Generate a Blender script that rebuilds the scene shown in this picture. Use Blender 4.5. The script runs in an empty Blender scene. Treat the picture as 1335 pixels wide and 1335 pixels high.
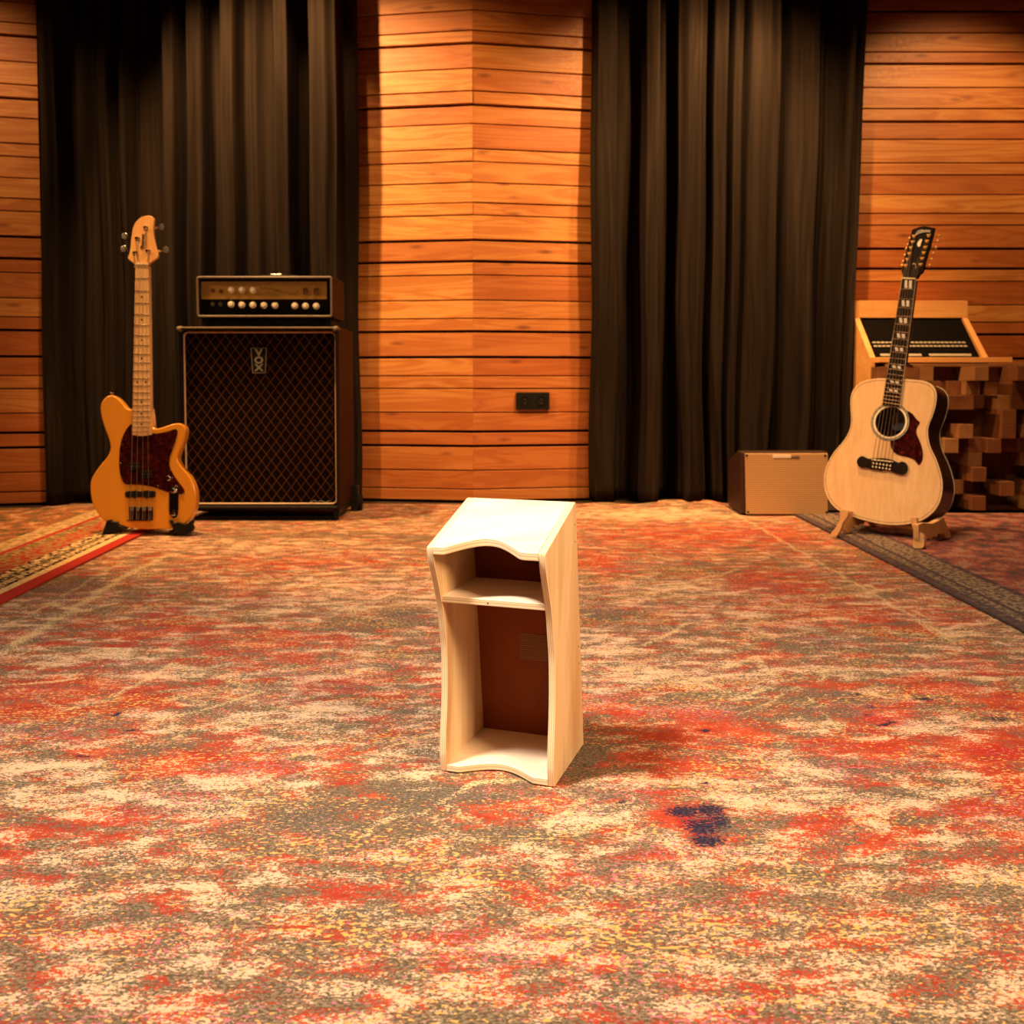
import bpy, bmesh, math, random
import numpy as np
from mathutils import Vector, Matrix
from mathutils.geometry import tessellate_polygon
random.seed(7); rng = np.random.default_rng(7)
S = bpy.context.scene
COL = S.collection
# ------------------------------------------------------------------ camera
F = 1200.0; PITCH = math.radians(2.5); SHIFT = 167.5 - F * math.tan(PITCH);  # a tilt-corrected (shifted) lens
EYE = np.array([0, 0, .54])
cd = bpy.data.cameras.new('camera'); cam = bpy.data.objects.new('camera', cd); COL.objects.link(cam)
cam.location = EYE; cam.rotation_euler = (math.pi / 2 - PITCH, 0, 0)
cd.sensor_width = 36; cd.lens = 36 * F / 1335; cd.shift_y = -SHIFT / 1335; cd.clip_start = .05; cd.clip_end = 50
cd.dof.use_dof = True; cd.dof.focus_distance = 1.3; cd.dof.aperture_fstop = 9.0
S.camera = cam
# ------------------------------------------------------------------ light
S.view_settings.view_transform = 'Standard'; S.view_settings.look = 'None'
S.view_settings.exposure = 0.0; S.view_settings.gamma = 1.0; S.view_settings.use_curve_mapping = False
W = bpy.data.worlds.new('world'); S.world = W; W.use_nodes = True
W.node_tree.nodes['Background'].inputs[0].default_value = (1, .8, .6, 1)
W.node_tree.nodes['Background'].inputs[1].default_value = .03


def lamp(name, kind, loc, target, power, color, size=.1, angle=60, blend=.5):
    l = bpy.data.lights.new(name, kind); l.energy = power; l.color = color
    if kind == 'AREA':
        l.shape = 'SQUARE'; l.size = size
    else:
        l.shadow_soft_size = size
    if kind == 'SPOT':
        l.spot_size = math.radians(angle); l.spot_blend = blend
    o = bpy.data.objects.new(name, l); COL.objects.link(o); o.location = loc
    o.rotation_euler = (Vector(target) - Vector(loc)).to_track_quat('-Z', 'Y').to_euler()
    return o


WARM = (1, .54, .21)
k_ = lamp('softbox_key', 'AREA', (-1.05, .70, 2.45), (.02, 1.25, .1), 22, (1, .86, .69), .35); k_.data.spread = math.radians(76)
k_ = lamp('softbox_fill', 'AREA', (1.5, -.25, 1.95), (.0, 1.35, .15), 17, (1, .66, .36), .8); k_.data.spread = math.radians(70)
lamp('downlight_wall', 'SPOT', (-1.35, 3.25, 2.60), (-.40, 4.1, .45), 350, WARM, .03, 95, .6)
lamp('downlight_curtain', 'SPOT', (.95, 3.10, 2.60), (.75, 4.1, .9), 230, WARM, .03, 90, .7)
lamp('downlight_curtain_near', 'SPOT', (.92, 3.50, 2.62), (.90, 4.0, 1.35), 210, WARM, .03, 62, .8)
lamp('downlight_curtain_near', 'SPOT', (-.85, 3.45, 2.62), (-.85, 3.98, 1.5), 60, WARM, .03, 50, .8)
lamp('downlight_rug', 'SPOT', (-.45, 2.9, 2.62), (-.40, 3.45, 0), 85, WARM, .04, 54, .25)
lamp('downlight_rug_right', 'SPOT', (.75, 2.5, 2.62), (.75, 3.0, 0), 45, WARM, .06, 80, .8)
lamp('right_wall_fill', 'SPOT', (2.2, 3.3, 2.60), (2.0, 4.4, .9), 110, WARM, .05, 80, .6)  # added fill that lifts the right wall and the diffuser tops
lamp('left_wall_fill', 'SPOT', (-2.6, 3.0, 2.60), (-2.3, 4.0, .8), 90, WARM, .05, 80, .6)  # extra light added only to brighten the far left boards
lamp('spot_bass', 'SPOT', (-2.9, 2.3, 2.2), (-1.4, 3.4, .4), 80, WARM, .05, 45, .6)
lamp('spot_guitar', 'SPOT', (.55, 1.6, 2.5), (1.33, 3.2, .4), 92, (1, .68, .40), .08, 30, .7)


# ------------------------------------------------------------------ geometry helpers
def ray(u, v):
    a = (u - 667.5) / F; b = (667.5 - SHIFT - v) / F
    return np.array([a, math.cos(PITCH) + b * math.sin(PITCH), -math.sin(PITCH) + b * math.cos(PITCH)])


def flo(u, v, z=0.):
    d = ray(u, v); return EYE + d * ((z - EYE[2]) / d[2])


def at(u, v, y):
    d = ray(u, v); return EYE + d * (y / d[1])


class Plane:
    """A plane in the room: origin o, right r, up u, front normal f (towards the viewer)."""
    def __init__(s, o, yaw=0., tilt=0.):
        y = math.radians(yaw); t = math.radians(tilt)
        s.o = np.array(o, float); s.r = np.array([math.cos(y), -math.sin(y), 0]); s.h = np.array([math.sin(y), math.cos(y), 0])
        s.u = np.array([0, 0, 1]) * math.cos(t) + s.h * math.sin(t); s.f = np.cross(s.r, s.u)

    def tr(s, uv, off=0.):
        o = s.o + s.f * off; d = ray(*uv)
        q = EYE + d * (np.dot(o - EYE, s.f) / np.dot(d, s.f)) - s.o
        return (float(np.dot(q, s.r)), float(np.dot(q, s.u)))

    def trs(s, pts, off=0.): return [s.tr(p, off) for p in pts]
    def w(s, x, y, off=0.): return s.o + s.r * x + s.u * y + s.f * off


def smooth(pts, n=4, closed=True):
    P = [np.array(p, float) for p in pts]; m = len(P); out = []
    for i in range(m if closed else m - 1):
        if closed: p0, p1, p2, p3 = P[i - 1], P[i], P[(i + 1) % m], P[(i + 2) % m]
        else: p0, p1, p2, p3 = P[max(i - 1, 0)], P[i], P[i + 1], P[min(i + 2, m - 1)]
        for k in range(n):
            t = k / n
            out.append(tuple(.5 * ((2 * p1) + (-p0 + p2) * t + (2 * p0 - 5 * p1 + 4 * p2 - p3) * t * t + (-p0 + 3 * p1 - 3 * p2 + p3) * t ** 3)))
    if not closed: out.append(tuple(P[-1]))
    return out


class MB:
    def __init__(s): s.v = []; s.f = []

    def add(s, vs, fs):
        b = len(s.v); s.v += [tuple(map(float, p)) for p in vs]; s.f += [tuple(i + b for i in f) for f in fs]; return s

    def box(s, c, d, M=None):
        vs = [(c[0] + sx * d[0] / 2, c[1] + sy * d[1] / 2, c[2] + sz * d[2] / 2) for sx in (-1, 1) for sy in (-1, 1) for sz in (-1, 1)]
        if M is not None: vs = [M @ Vector(p) for p in vs]
        return s.add(vs, [(0, 1, 3, 2), (4, 6, 7, 5), (0, 4, 5, 1), (2, 3, 7, 6), (0, 2, 6, 4), (1, 5, 7, 3)])

    def hexa(s, a, b):          # two matching quads
        return s.add(list(a) + list(b), [(3, 2, 1, 0), (4, 5, 6, 7), (0, 1, 5, 4), (1, 2, 6, 5), (2, 3, 7, 6), (3, 0, 4, 7)])

    def loft(s, fn, pts, hole=None, offs=(0, .01)):
        """prism of a 2D outline; fn(x, y, off) -> world"""
        a0, a1 = offs; n = len(pts)
        if hole:
            al = [Vector((p[0], p[1], 0)) for p in pts]; ho = [Vector((p[0], p[1], 0)) for p in hole]
            tri = tessellate_polygon([al, ho]); allp = list(pts) + list(hole); m = len(allp)
            vs = [fn(p[0], p[1], a0) for p in allp] + [fn(p[0], p[1], a1) for p in allp]
            fs = [tuple(t) for t in tri] + [tuple(i + m for i in t) for t in tri]
            fs += [(i, (i + 1) % n, (i + 1) % n + m, i + m) for i in range(n)]
            h = len(hole)
            fs += [(n + i, n + (i + 1) % h, n + (i + 1) % h + m, n + i + m) for i in range(h)]
            return s.add(vs, fs)
        vs = [fn(p[0], p[1], a0) for p in pts] + [fn(p[0], p[1], a1) for p in pts]
        fs = [tuple(range(n))[::-1], tuple(range(n, 2 * n))] + [(i, (i + 1) % n, (i + 1) % n + n, i + n) for i in range(n)]
        return s.add(vs, fs)

    def tube(s, path, r, n=8):
        P = [Vector(p) for p in path]; m = len(P); R = r if isinstance(r, (list, tuple)) else [r] * m
        vs = []; fs = []; up = None
        for i, p in enumerate(P):
            t = (P[min(i + 1, m - 1)] - P[max(i - 1, 0)]).normalized()
            if up is None: up = t.orthogonal().normalized()
            up = (up - t * up.dot(t)).normalized(); sd = t.cross(up)
            vs += [p + (up * math.cos(2 * math.pi * k / n) + sd * math.sin(2 * math.pi * k / n)) * R[i] for k in range(n)]
        for i in range(m - 1):
            fs += [(i * n + k, i * n + (k + 1) % n, (i + 1) * n + (k + 1) % n, (i + 1) * n + k) for k in range(n)]
        fs += [tuple(range(n))[::-1], tuple(range((m - 1) * n, m * n))]
        return s.add(vs, fs)

    def lathe(s, base, axis, prof, n=16):
        """prof: list of (radius, distance along axis)"""
        a = Vector(axis).normalized(); b = Vector(base)
        return s.tube([b + a * h for _, h in prof], [max(r_, .0002) for r_, _ in prof], n)

    def ball(s, c, r, n=10, sc=(1, 1, 1)):
        vs = []; fs = []
        for i in range(n + 1):
            th = math.pi * i / n
            for k in range(n): vs.append((c[0] + r * sc[0] * math.sin(th) * math.cos(2 * math.pi * k / n), c[1] + r * sc[1] * math.sin(th) * math.sin(2 * math.pi * k / n), c[2] + r * sc[2] * math.cos(th)))
        for i in range(n):
            fs += [(i * n + k, i * n + (k + 1) % n, (i + 1) * n + (k + 1) % n, (i + 1) * n + k) for k in range(n)]
        return s.add(vs, fs)


def origin_of(o):
    p = Vector((0, 0, 0))
    while o is not None: p += Vector(o.location); o = o.parent
    return p


def build(name, mb, m, parent=None, bevel=0, seg=2, ang=35, flat=False, loc=None, **tags):
    V = np.array(mb.v)
    if parent is not None: org = origin_of(parent)
    else: org = Vector(loc) if loc is not None else Vector(((V[:, 0].min() + V[:, 0].max()) / 2, (V[:, 1].min() + V[:, 1].max()) / 2, V[:, 2].min()))
    me = bpy.data.meshes.new(name); me.from_pydata([tuple(p) for p in (V - np.array(org))], [], mb.f); me.update()
    bm = bmesh.new(); bm.from_mesh(me); bmesh.ops.remove_doubles(bm, verts=bm.verts, dist=1e-6); bmesh.ops.recalc_face_normals(bm, faces=bm.faces); bm.to_mesh(me); bm.free()
    if not flat:
        me.polygons.foreach_set('use_smooth', [True] * len(me.polygons)); me.set_sharp_from_angle(angle=math.radians(ang))
    me.materials.append(m)
    o = bpy.data.objects.new(name, me); COL.objects.link(o)
    if parent is not None: o.parent = parent
    else: o.location = org
    if bevel:
        b = o.modifiers.new('bevel', 'BEVEL'); b.width = bevel; b.segments = seg; b.limit_method = 'ANGLE'; b.angle_limit = math.radians(ang); b.harden_normals = True
    for k, v in tags.items(): o[k] = v
    return o


def thing(name, loc, label, cat, group=None):
    o = bpy.data.objects.new(name, None); COL.objects.link(o); o.location = loc; o.empty_display_size = .05
    o['label'] = label; o['category'] = cat
    if group: o['group'] = group
    return o


def text_mesh(name, body, size, fn, m, parent, align='CENTER', depth=.0006, shear=0, bend=0., bold=0.):
    c = bpy.data.curves.new('t', 'FONT'); c.body = body; c.size = size; c.align_x = align; c.align_y = 'CENTER'; c.extrude = depth; c.shear = shear; c.offset = bold
    t = bpy.data.objects.new('t', c); COL.objects.link(t); bpy.context.view_layer.update()
    me = bpy.data.meshes.new_from_object(t.evaluated_get(bpy.context.evaluated_depsgraph_get())); bpy.data.objects.remove(t); bpy.data.curves.remove(c)
    org = np.array(origin_of(parent))
    for v in me.vertices: v.co = Vector(np.array(fn(v.co.x, v.co.y - bend * v.co.x ** 2, v.co.z + depth)) - org)
    me.name = name; me.materials.clear(); me.materials.append(m); o = bpy.data.objects.new(name, me); COL.objects.link(o); o.parent = parent
    return o


# ------------------------------------------------------------------ materials
def mat(name, color=(.5, .5, .5), rough=.5, metal=0., **kw):
    m = bpy.data.materials.new(name); m.use_nodes = True; b = m.node_tree.nodes['Principled BSDF']
    b.inputs['Base Color'].default_value = (*color, 1); b.inputs['Roughness'].default_value = rough; b.inputs['Metallic'].default_value = metal
    if max(color) < .06 and rough > .35: b.inputs['Specular IOR Level'].default_value = .12
    for k, v in kw.items(): b.inputs[k.replace('_', ' ')].default_value = v
    # a little surface unevenness on everything
    N = NT(m); n = N.noise(N.obj(), 60, 3); N.link(N.ramp(n, [(.3, (max(rough - (.07 if rough > .3 else .01), .02),) * 3), (.7, (min(rough + (.07 if rough > .3 else .01), 1),) * 3)]), 'Roughness')
    return m


class NT:
    def __init__(s, m): s.m = m; s.t = m.node_tree; s.n = s.t.nodes; s.l = s.t.links; s.b = s.n['Principled BSDF']; s._o = None
    def new(s, k, **a):
        x = s.n.new(k)
        for q, v in a.items(): setattr(x, q, v)
        return x
    def obj(s):
        if not s._o: s._o = s.new('ShaderNodeTexCoord').outputs['Object']
        return s._o
    def con(s, v, sock):
        if hasattr(v, 'is_output'): s.l.new(v, sock)
        elif isinstance(v, (tuple, list)): sock.default_value = (*v, 1) if len(v) == 3 and len(sock.default_value) == 4 else v
        else: sock.default_value = v
    def mp(s, vec, scale=(1, 1, 1), rot=(0, 0, 0), loc=(0, 0, 0)):
        x = s.new('ShaderNodeMapping'); s.con(vec, x.inputs[0]); x.inputs[3].default_value = scale; x.inputs[2].default_value = rot; x.inputs[1].default_value = loc; return x.outputs[0]
    def noise(s, vec, scale, detail=2, rough=.5, dist=0.):
        x = s.new('ShaderNodeTexNoise'); s.con(vec, x.inputs['Vector']); x.inputs['Scale'].default_value = scale; x.inputs['Detail'].default_value = detail
        x.inputs['Roughness'].default_value = rough; x.inputs['Distortion'].default_value = dist; return x.outputs[0]
    def math(s, op, a, b=0., c=0., clamp=False):
        x = s.new('ShaderNodeMath', operation=op, use_clamp=clamp); s.con(a, x.inputs[0]); s.con(b, x.inputs[1]); s.con(c, x.inputs[2]); return x.outputs[0]
    def ramp(s, f, stops, interp='LINEAR'):
        x = s.new('ShaderNodeValToRGB'); s.con(f, x.inputs[0]); e = x.color_ramp.elements; x.color_ramp.interpolation = interp
        while len(e) < len(stops): e.new(.5)
        for i, (p, c) in enumerate(stops): e[i].position = p; e[i].color = (*c, 1)
        return x.outputs[0]
    def mix(s, f, a, b, mode='MIX'):
        x = s.new('ShaderNodeMix', data_type='RGBA', blend_type=mode); s.con(f, x.inputs[0]); s.con(a, x.inputs[6]); s.con(b, x.inputs[7]); return x.outputs[2]
    def attr(s, name, out='Fac'):
        x = s.new('ShaderNodeAttribute', attribute_name=name); return x.outputs[out]
    def sep(s, vec):
        x = s.new('ShaderNodeSeparateXYZ'); s.con(vec, x.inputs[0]); return x.outputs
    def link(s, v, inp): s.l.new(v, s.b.inputs[inp])
    def bump(s, h, strength=.3, dist=.002):
        x = s.new('ShaderNodeBump'); s.con(h, x.inputs['Height']); x.inputs['Strength'].default_value = strength; x.inputs['Distance'].default_value = dist; s.link(x.outputs[0], 'Normal')
    def ss(s, v, lo, hi):
        x = s.new('ShaderNodeMapRange', interpolation_type='SMOOTHSTEP'); s.con(v, x.inputs[0]); x.inputs[1].default_value = lo; x.inputs[2].default_value = hi; return x.outputs[0]


def wood(name, dark, light, scale=(2, 40, 40), rough=.45, ring=.35, rot=(0, 0, 0), spec=.5, fine=.12, contrast=(.3, .7)):
    m = mat(name, light, rough); N = NT(m); v = N.mp(N.obj(), scale, rot)
    a = N.noise(v, 1, 4, .6, ring); b = N.noise(N.mp(N.obj(), tuple(k * 5 for k in scale), rot), 1, 3)
    c = N.ramp(a, [(contrast[0], dark), (contrast[1], light)]); c = N.mix(fine, c, N.ramp(b, [(.35, dark), (.65, light)]))
    N.link(c, 'Base Color'); N.b.inputs['Specular IOR Level'].default_value = spec; N.bump(b, .08, .001)
    return m


def cedar():
    m = mat('cedar', (.6, .3, .1), .5); N = NT(m); tint = N.attr('tint'); seed = N.attr('seed')
    off = N.new('ShaderNodeCombineXYZ'); N.con(N.math('MULTIPLY', seed, 37.), off.inputs[0]); N.con(N.math('MULTIPLY', seed, 91.), off.inputs[1]); N.con(N.math('MULTIPLY', seed, 13.), off.inputs[2])
    va = N.new('ShaderNodeVectorMath', operation='ADD'); N.con(N.obj(), va.inputs[0]); N.con(off.outputs[0], va.inputs[1]); v = va.outputs[0]
    vw = N.mp(v, (.8, .8, 10)); g = N.noise(vw, 1.2, 3, .5, 1.2)
    rings = N.math('FRACT', N.math('MULTIPLY', g, 6.))
    rings = N.math('ABSOLUTE', N.math('SUBTRACT', rings, .5))
    fine = N.noise(N.mp(v, (5, 5, 260)), 1, 3, .6)
    vk = N.new('ShaderNodeTexVoronoi'); N.con(N.mp(v, (3.2, 3.2, 11)), vk.inputs['Vector']); vk.inputs['Scale'].default_value = 1.
    knot = N.math('SUBTRACT', 1., N.ss(vk.outputs['Distance'], .03, .16))
    red = N.mix(N.ss(rings, 0., .5), (.42, .105, .020), (.34, .078, .013)); blond = N.mix(N.ss(rings, 0., .5), (.80, .41, .11), (.60, .24, .05))
    c = N.mix(tint, red, blond); c = N.mix(N.math('MULTIPLY', fine, .35), c, (.30, .07, .012))
    c = N.mix(N.math('MULTIPLY', knot, .75), c, (.16, .035, .010))
    N.link(c, 'Base Color'); N.bump(fine, .15, .001); return m


M = {}
M['cedar'] = cedar()
M['backing'] = mat('backing', (.012, .007, .004), .9)
M['dark_floor'] = wood('dark_floor', (.03, .018, .010), (.06, .035, .02), (2, 20, 20), .5)
M['ceiling'] = mat('ceiling', (.10, .07, .05), .8)
M['ply'] = wood('ply', (.58, .34, .15), (.84, .62, .37), (11, 11, 1.3), .5, 1.4, fine=.14, contrast=(.34, .56))
M['ply_flat'] = wood('ply_flat', (.72, .53, .36), (.88, .72, .56), (1.3, 13, 13), .48, 1.0, fine=.14, contrast=(.34, .56), rot=(0, 0, -.33))
M['rug_under'] = mat('rug_under', (.10, .05, .03), .95)


def edge_ply(axis):
    m = mat('ply_edge', (.85, .68, .45), .55); N = NT(m); f = N.math('FRACT', N.math('MULTIPLY', N.attr('layer'), 3.0))
    c = N.mix(N.ss(f, .35, .65), (.93, .80, .58), (.66, .45, .25)); N.link(c, 'Base Color'); return m


M['back_ply'] = wood('back_ply', (.17, .036, .006), (.24, .055, .009), (10, 10, 2), .45, .5, spec=.1)
M['screw'] = mat('screw', (.05, .03, .02), .4, .5)
M['butter'] = mat('butterscotch_paint', (.68, .28, .028), .22, Coat_Weight=.6, Coat_Roughness=.08)
M['maple'] = wood('maple', (.66, .38, .16), (.82, .54, .27), (60, 60, 4), .38, .2)
M['tortoise'] = mat('tortoise', (.06, .006, .006), .14)
N = NT(M['tortoise']); N.link(N.ramp(N.noise(N.obj(), 55, 4, .6, .8), [(.42, (.020, .0022, .0022)), (.66, (.060, .007, .005)), (.8, (.20, .035, .012))]), 'Base Color')
M['chrome'] = mat('chrome', (.9, .85, .78), .12, 1.)
M['steel'] = mat('steel', (.55, .52, .48), .3, 1.)
M['gold'] = mat('gold', (1., .60, .18), .3, .6)
M['black'] = mat('black_plastic', (.012, .011, .010), .4)
M['rubber'] = mat('black_rubber', (.01, .01, .01), .7)
M['dot'] = mat('dark_dot', (.03, .015, .01), .4)
M['ink'] = mat('dark_ink', (.04, .02, .01), .5)
M['spruce'] = wood('spruce', (.66, .40, .18), (.80, .56, .30), (70, 70, 1.5), .35, .15, rot=(0, 0, 0), fine=.25)
M['rosewood'] = wood('rosewood', (.022, .007, .004), (.11, .030, .012), (30, 30, 3), .2, .8)
M['ebony'] = wood('ebony', (.006, .003, .002), (.014, .007, .005), (40, 40, 4), .4, spec=.15)
M['mahogany'] = wood('mahogany', (.16, .05, .02), (.26, .09, .035), (30, 30, 3), .3)
M['pearl'] = mat('pearl', (.86, .82, .76), .15)
M['cream'] = mat('cream_binding', (.85, .74, .50), .4)
M['inside'] = mat('guitar_inside', (.06, .03, .015), .8)
M['label_paper'] = mat('label_paper', (.45, .42, .36), .7)
M['beech'] = wood('beech', (.66, .34, .12), (.80, .48, .20), (30, 30, 30), .5, .3)
M['pine'] = wood('pine', (.66, .30, .09), (.80, .43, .15), (1.5, 20, 24), .45, .8)
M['block'] = wood('block', (.13, .042, .011), (.23, .085, .025), (9, 9, 9), .6, .8)
M['block_b'] = wood('block_b', (.23, .095, .030), (.34, .16, .055), (9, 9, 9), .6, .8)
M['panel_black'] = mat('panel_black', (.004, .003, .0025), .7, Specular_IOR_Level=.04)
M['panel_strip'] = mat('panel_strip', (.42, .36, .26), .5)
M['tolex'] = mat('tolex', (.010, .008, .006), .5); N = NT(M['tolex']); N.bump(N.noise(N.obj(), 400, 3), .4, .001)
M['tolex_red'] = mat('tolex_brown', (.020, .0040, .0018), .6); N = NT(M['tolex_red']); N.bump(N.noise(N.obj(), 350, 3), .4, .001)
M['piping'] = mat('piping', (.62, .42, .25), .45)
M['gold_panel'] = mat('gold_panel', (.46, .27, .07), .35, .2)
M['knob'] = mat('knob_cream', (.80, .72, .58), .3)
M['trim'] = mat('dull_trim', (.16, .12, .08), .4)
M['badge'] = mat('badge_grey', (.28, .27, .20), .4)
M['brown_switch'] = mat('brown_switch', (.12, .05, .02), .4)
M['amp_brown'] = mat('amp_brown', (.045, .022, .013), .5); N = NT(M['amp_brown']); N.bump(N.noise(N.obj(), 400, 3), .3, .001)
M['silver'] = mat('badge_silver', (.85, .74, .58), .3, .0)


def grille_mat():
    m = mat('diamond_cloth', (.02, .012, .008), .9, Specular_IOR_Level=.05); N = NT(m); x, y, z = N.sep(N.obj())
    u = N.math('MULTIPLY', x, 1 / .0385); v = N.math('MULTIPLY', z, 1 / .0515); L = []
    for op in ('ADD', 'SUBTRACT'):
        f = N.math('ABSOLUTE', N.math('SUBTRACT', N.math('FRACT', N.math(op, u, v)), .5)); L.append(N.math('SUBTRACT', 1., N.ss(f, .022, .060)))
    ln = N.math('MAXIMUM', L[0], L[1]); weave = N.noise(N.obj(), 900, 2)
    base = N.mix(N.math('LESS_THAN', N.math('FRACT', N.math('MULTIPLY', u, 6.)), .5), (.0025, .0015, .0012), (.009, .003, .002))
    c = N.mix(ln, base, N.ramp(weave, [(.35, (.05, .015, .006)), (.65, (.13, .058, .020))])); N.link(c, 'Base Color'); N.bump(weave, .3, .001); return m


M['diamond'] = grille_mat()
M['amp_grille'] = mat('amp_grille', (.62, .42, .22), .5, .0); N = NT(M['amp_grille']); x, y, z = N.sep(N.obj())
f = N.math('FRACT', N.math('MULTIPLY', z, 1 / .0085)); f2 = N.math('FRACT', N.math('MULTIPLY', x, 1 / .004))
N.link(N.mix(N.ss(f, .62, .85), (.68, .42, .18), (.34, .17, .055)), 'Base Color'); N.bump(f, .4, .002)


def curtain_mat():
    m = mat('black_velour', (.03, .022, .018), .9, Specular_IOR_Level=.05); N = NT(m)
    n = N.noise(N.mp(N.obj(), (60, 60, 1.2)), 1, 3); N.link(N.ramp(n, [(.3, (.012, .0085, .0062)), (.7, (.025, .0175, .0125))]), 'Base Color')
    N.b.inputs['Sheen Tint'].default_value = (.9, .75, .6, 1); N.bump(n, .3, .004); return m


M['curtain'] = curtain_mat()


# ------------------------------------------------------------------ rugs
def rug_main_mat():
    m = mat('distressed_rug', (.5, .2, .1), .95, Specular_IOR_Level=.1); N = NT(m); o = N.obj()
    zr, zc, zg = N.sep(N.attr('zones', 'Vector')); zn = N.attr('navy'); zl = N.attr('lines')
    fine = N.noise(N.mp(o, (190, 330, 1)), 1, 3, .8)                 # yarn tufts
    fine2 = N.noise(N.mp(o, (170, 300, 1), loc=(7, 3, 0)), 1, 3, .8)
    fine3 = N.noise(N.mp(o, (190, 300, 1), loc=(2, 9, 0)), 1, 1, .5)
    mid = N.noise(N.mp(o, (13, 26, 1)), 1, 6, .75, .3)
    mid2 = N.noise(N.mp(o, (12, 25, 1), loc=(4, 1, 0)), 1, 6, .75, .3)
    big = N.noise(N.mp(o, (2.2, 4, 1)), 1, 3, .5)
    def score(zone, a, b, ka=1.9, kb=1.55): # zone + noises
        return N.math('ADD', zone, N.math('ADD', N.math('MULTIPLY', N.math('SUBTRACT', a, .5), ka * 2), N.math('MULTIPLY', N.math('SUBTRACT', b, .5), kb * 2)))
    olive = N.mix(N.ss(fine3, .4, .6), (.105, .074, .044), (.24, .175, .110))
    c = olive
    sr = score(N.math('ADD', zr, N.math('MULTIPLY', big, .35)), mid, fine)
    redc = N.mix(N.ss(mid2, .35, .65), (.33, .036, .020), (.54, .085, .026)); redc = N.mix(N.ss(zr, .8, 1.15), redc, (.42, .024, .016))
    c = N.mix(N.ss(sr, .50, .60), c, redc)
    sc = score(zc, mid2, fine2)
    creamc = N.mix(N.ss(fine3, .38, .62), (.66, .46, .26), (.70, .47, .34))
    c = N.mix(N.ss(sc, .55, .66), c, creamc)
    sg = score(zg, N.noise(N.mp(o, (10, 26, 1), loc=(1, 8, 0)), 1, 4, .6), fine3)
    c = N.mix(N.ss(sg, .68, .78), c, N.mix(N.ss(fine, .4, .6), (.085, .065, .045), (.21, .165, .12)))
    y = N.noise(N.mp(o, (120, 210, 1), loc=(3, 3, 0)), 1, 1); yz = N.noise(N.mp(o, (5, 12, 1), loc=(6, 2, 0)), 1, 2)
    c = N.mix(N.ss(N.math('ADD', y, N.math('MULTIPLY', N.math('SUBTRACT', yz, .5), .5)), .64, .68), c, (.70, .38, .11))
    pk = N.noise(N.mp(o, (140, 230, 1), loc=(8, 5, 0)), 1, 1)
    pz = N.noise(N.mp(o, (4, 9, 1), loc=(9, 6, 0)), 1, 2)
    c = N.mix(N.ss(N.math('ADD', pk, N.math('MULTIPLY', N.math('SUBTRACT', pz, .5), .5)), .66, .70), c, (.50, .15, .19))
    lc = N.mix(N.ss(fine, .35, .6), (.50, .31, .14), (.72, .50, .27))
    c = N.mix(N.ss(score(zl, mid, fine, .5, 1.0), .42, .56), c, lc)
    c = N.mix(N.ss(score(zn, mid, fine2, .45, 1.0), .50, .58), c, N.mix(N.ss(fine3, .45, .6), (.022, .016, .035), (.05, .035, .06)))
    N.link(c, 'Base Color'); N.bump(N.math('ADD', fine, N.math('MULTIPLY', mid, .6)), .55, .004); return m


def blob(X, Y, lst):
    out = np.zeros_like(X)
    for b in lst:
        u, v, ru, rv, s_ = b
        c = flo(u, v); e = flo(u + ru, v); g = flo(u, v + rv); rx = abs(e[0] - c[0]); ry = max(abs(c[1] - g[1]), 1e-3)
        out = np.maximum(out, s_ * np.exp(-.9 * (((X - c[0]) / rx) ** 2 + ((Y - c[1]) / ry) ** 2)))
    return out


def pline(X, Y, pts, w):
    P = [flo(*p)[:2] for p in pts]; d = np.full_like(X, 9.)
    for a, b in zip(P, P[1:]):
        ab = b - a; t = np.clip(((X - a[0]) * ab[0] + (Y - a[1]) * ab[1]) / (ab @ ab), 0, 1)
        d = np.minimum(d, np.hypot(X - a[0] - t * ab[0], Y - a[1] - t * ab[1]))
    return np.clip(1.3 - d / w, 0, 1)


RED = [(60, 915, 90, 35, .75), (150, 925, 40, 14, .9), (215, 1008, 90, 18, .8), (290, 985, 80, 22, .6), (110, 988, 50, 10, .8), (200, 825, 100, 24, .5), (340, 838, 110, 22, .55), (470, 905, 50, 16, .6),
       (345, 1000, 60, 20, .7), (100, 1088, 120, 20, .5), (900, 700, 150, 18, .6), (780, 735, 40, 18, .6), (1010, 760, 70, 20, .6), (1110, 800, 130, 22, .5), (860, 965, 90, 22, .75), (950, 948, 80, 22, .9),
       (880, 1008, 70, 14, .95), (1150, 975, 80, 20, 1.0), (1300, 985, 90, 30, 1.1), (1230, 905, 70, 14, .8), (1310, 925, 70, 20, .9), (1080, 903, 40, 8, .8), (1140, 940, 45, 14, 1.15), (1325, 1035, 35, 40, 1.1),
       (1200, 1062, 140, 26, .5), (1060, 1065, 16, 9, 1.2), (1140, 1095, 90, 16, .6), (800, 925, 60, 18, .6), (400, 735, 110, 10, .5), (1190, 735, 60, 20, .5), (900, 1078, 46, 26, 1.2), (1020, 700, 60, 14, .6),
       (455, 1000, 50, 14, .6), (610, 905, 40, 14, .7), (300, 775, 60, 8, .4), (1290, 870, 60, 10, .5), (250, 900, 60, 10, .5), (680, 1058, 90, 18, .55), (1000, 860, 60, 10, .3)]
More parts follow.
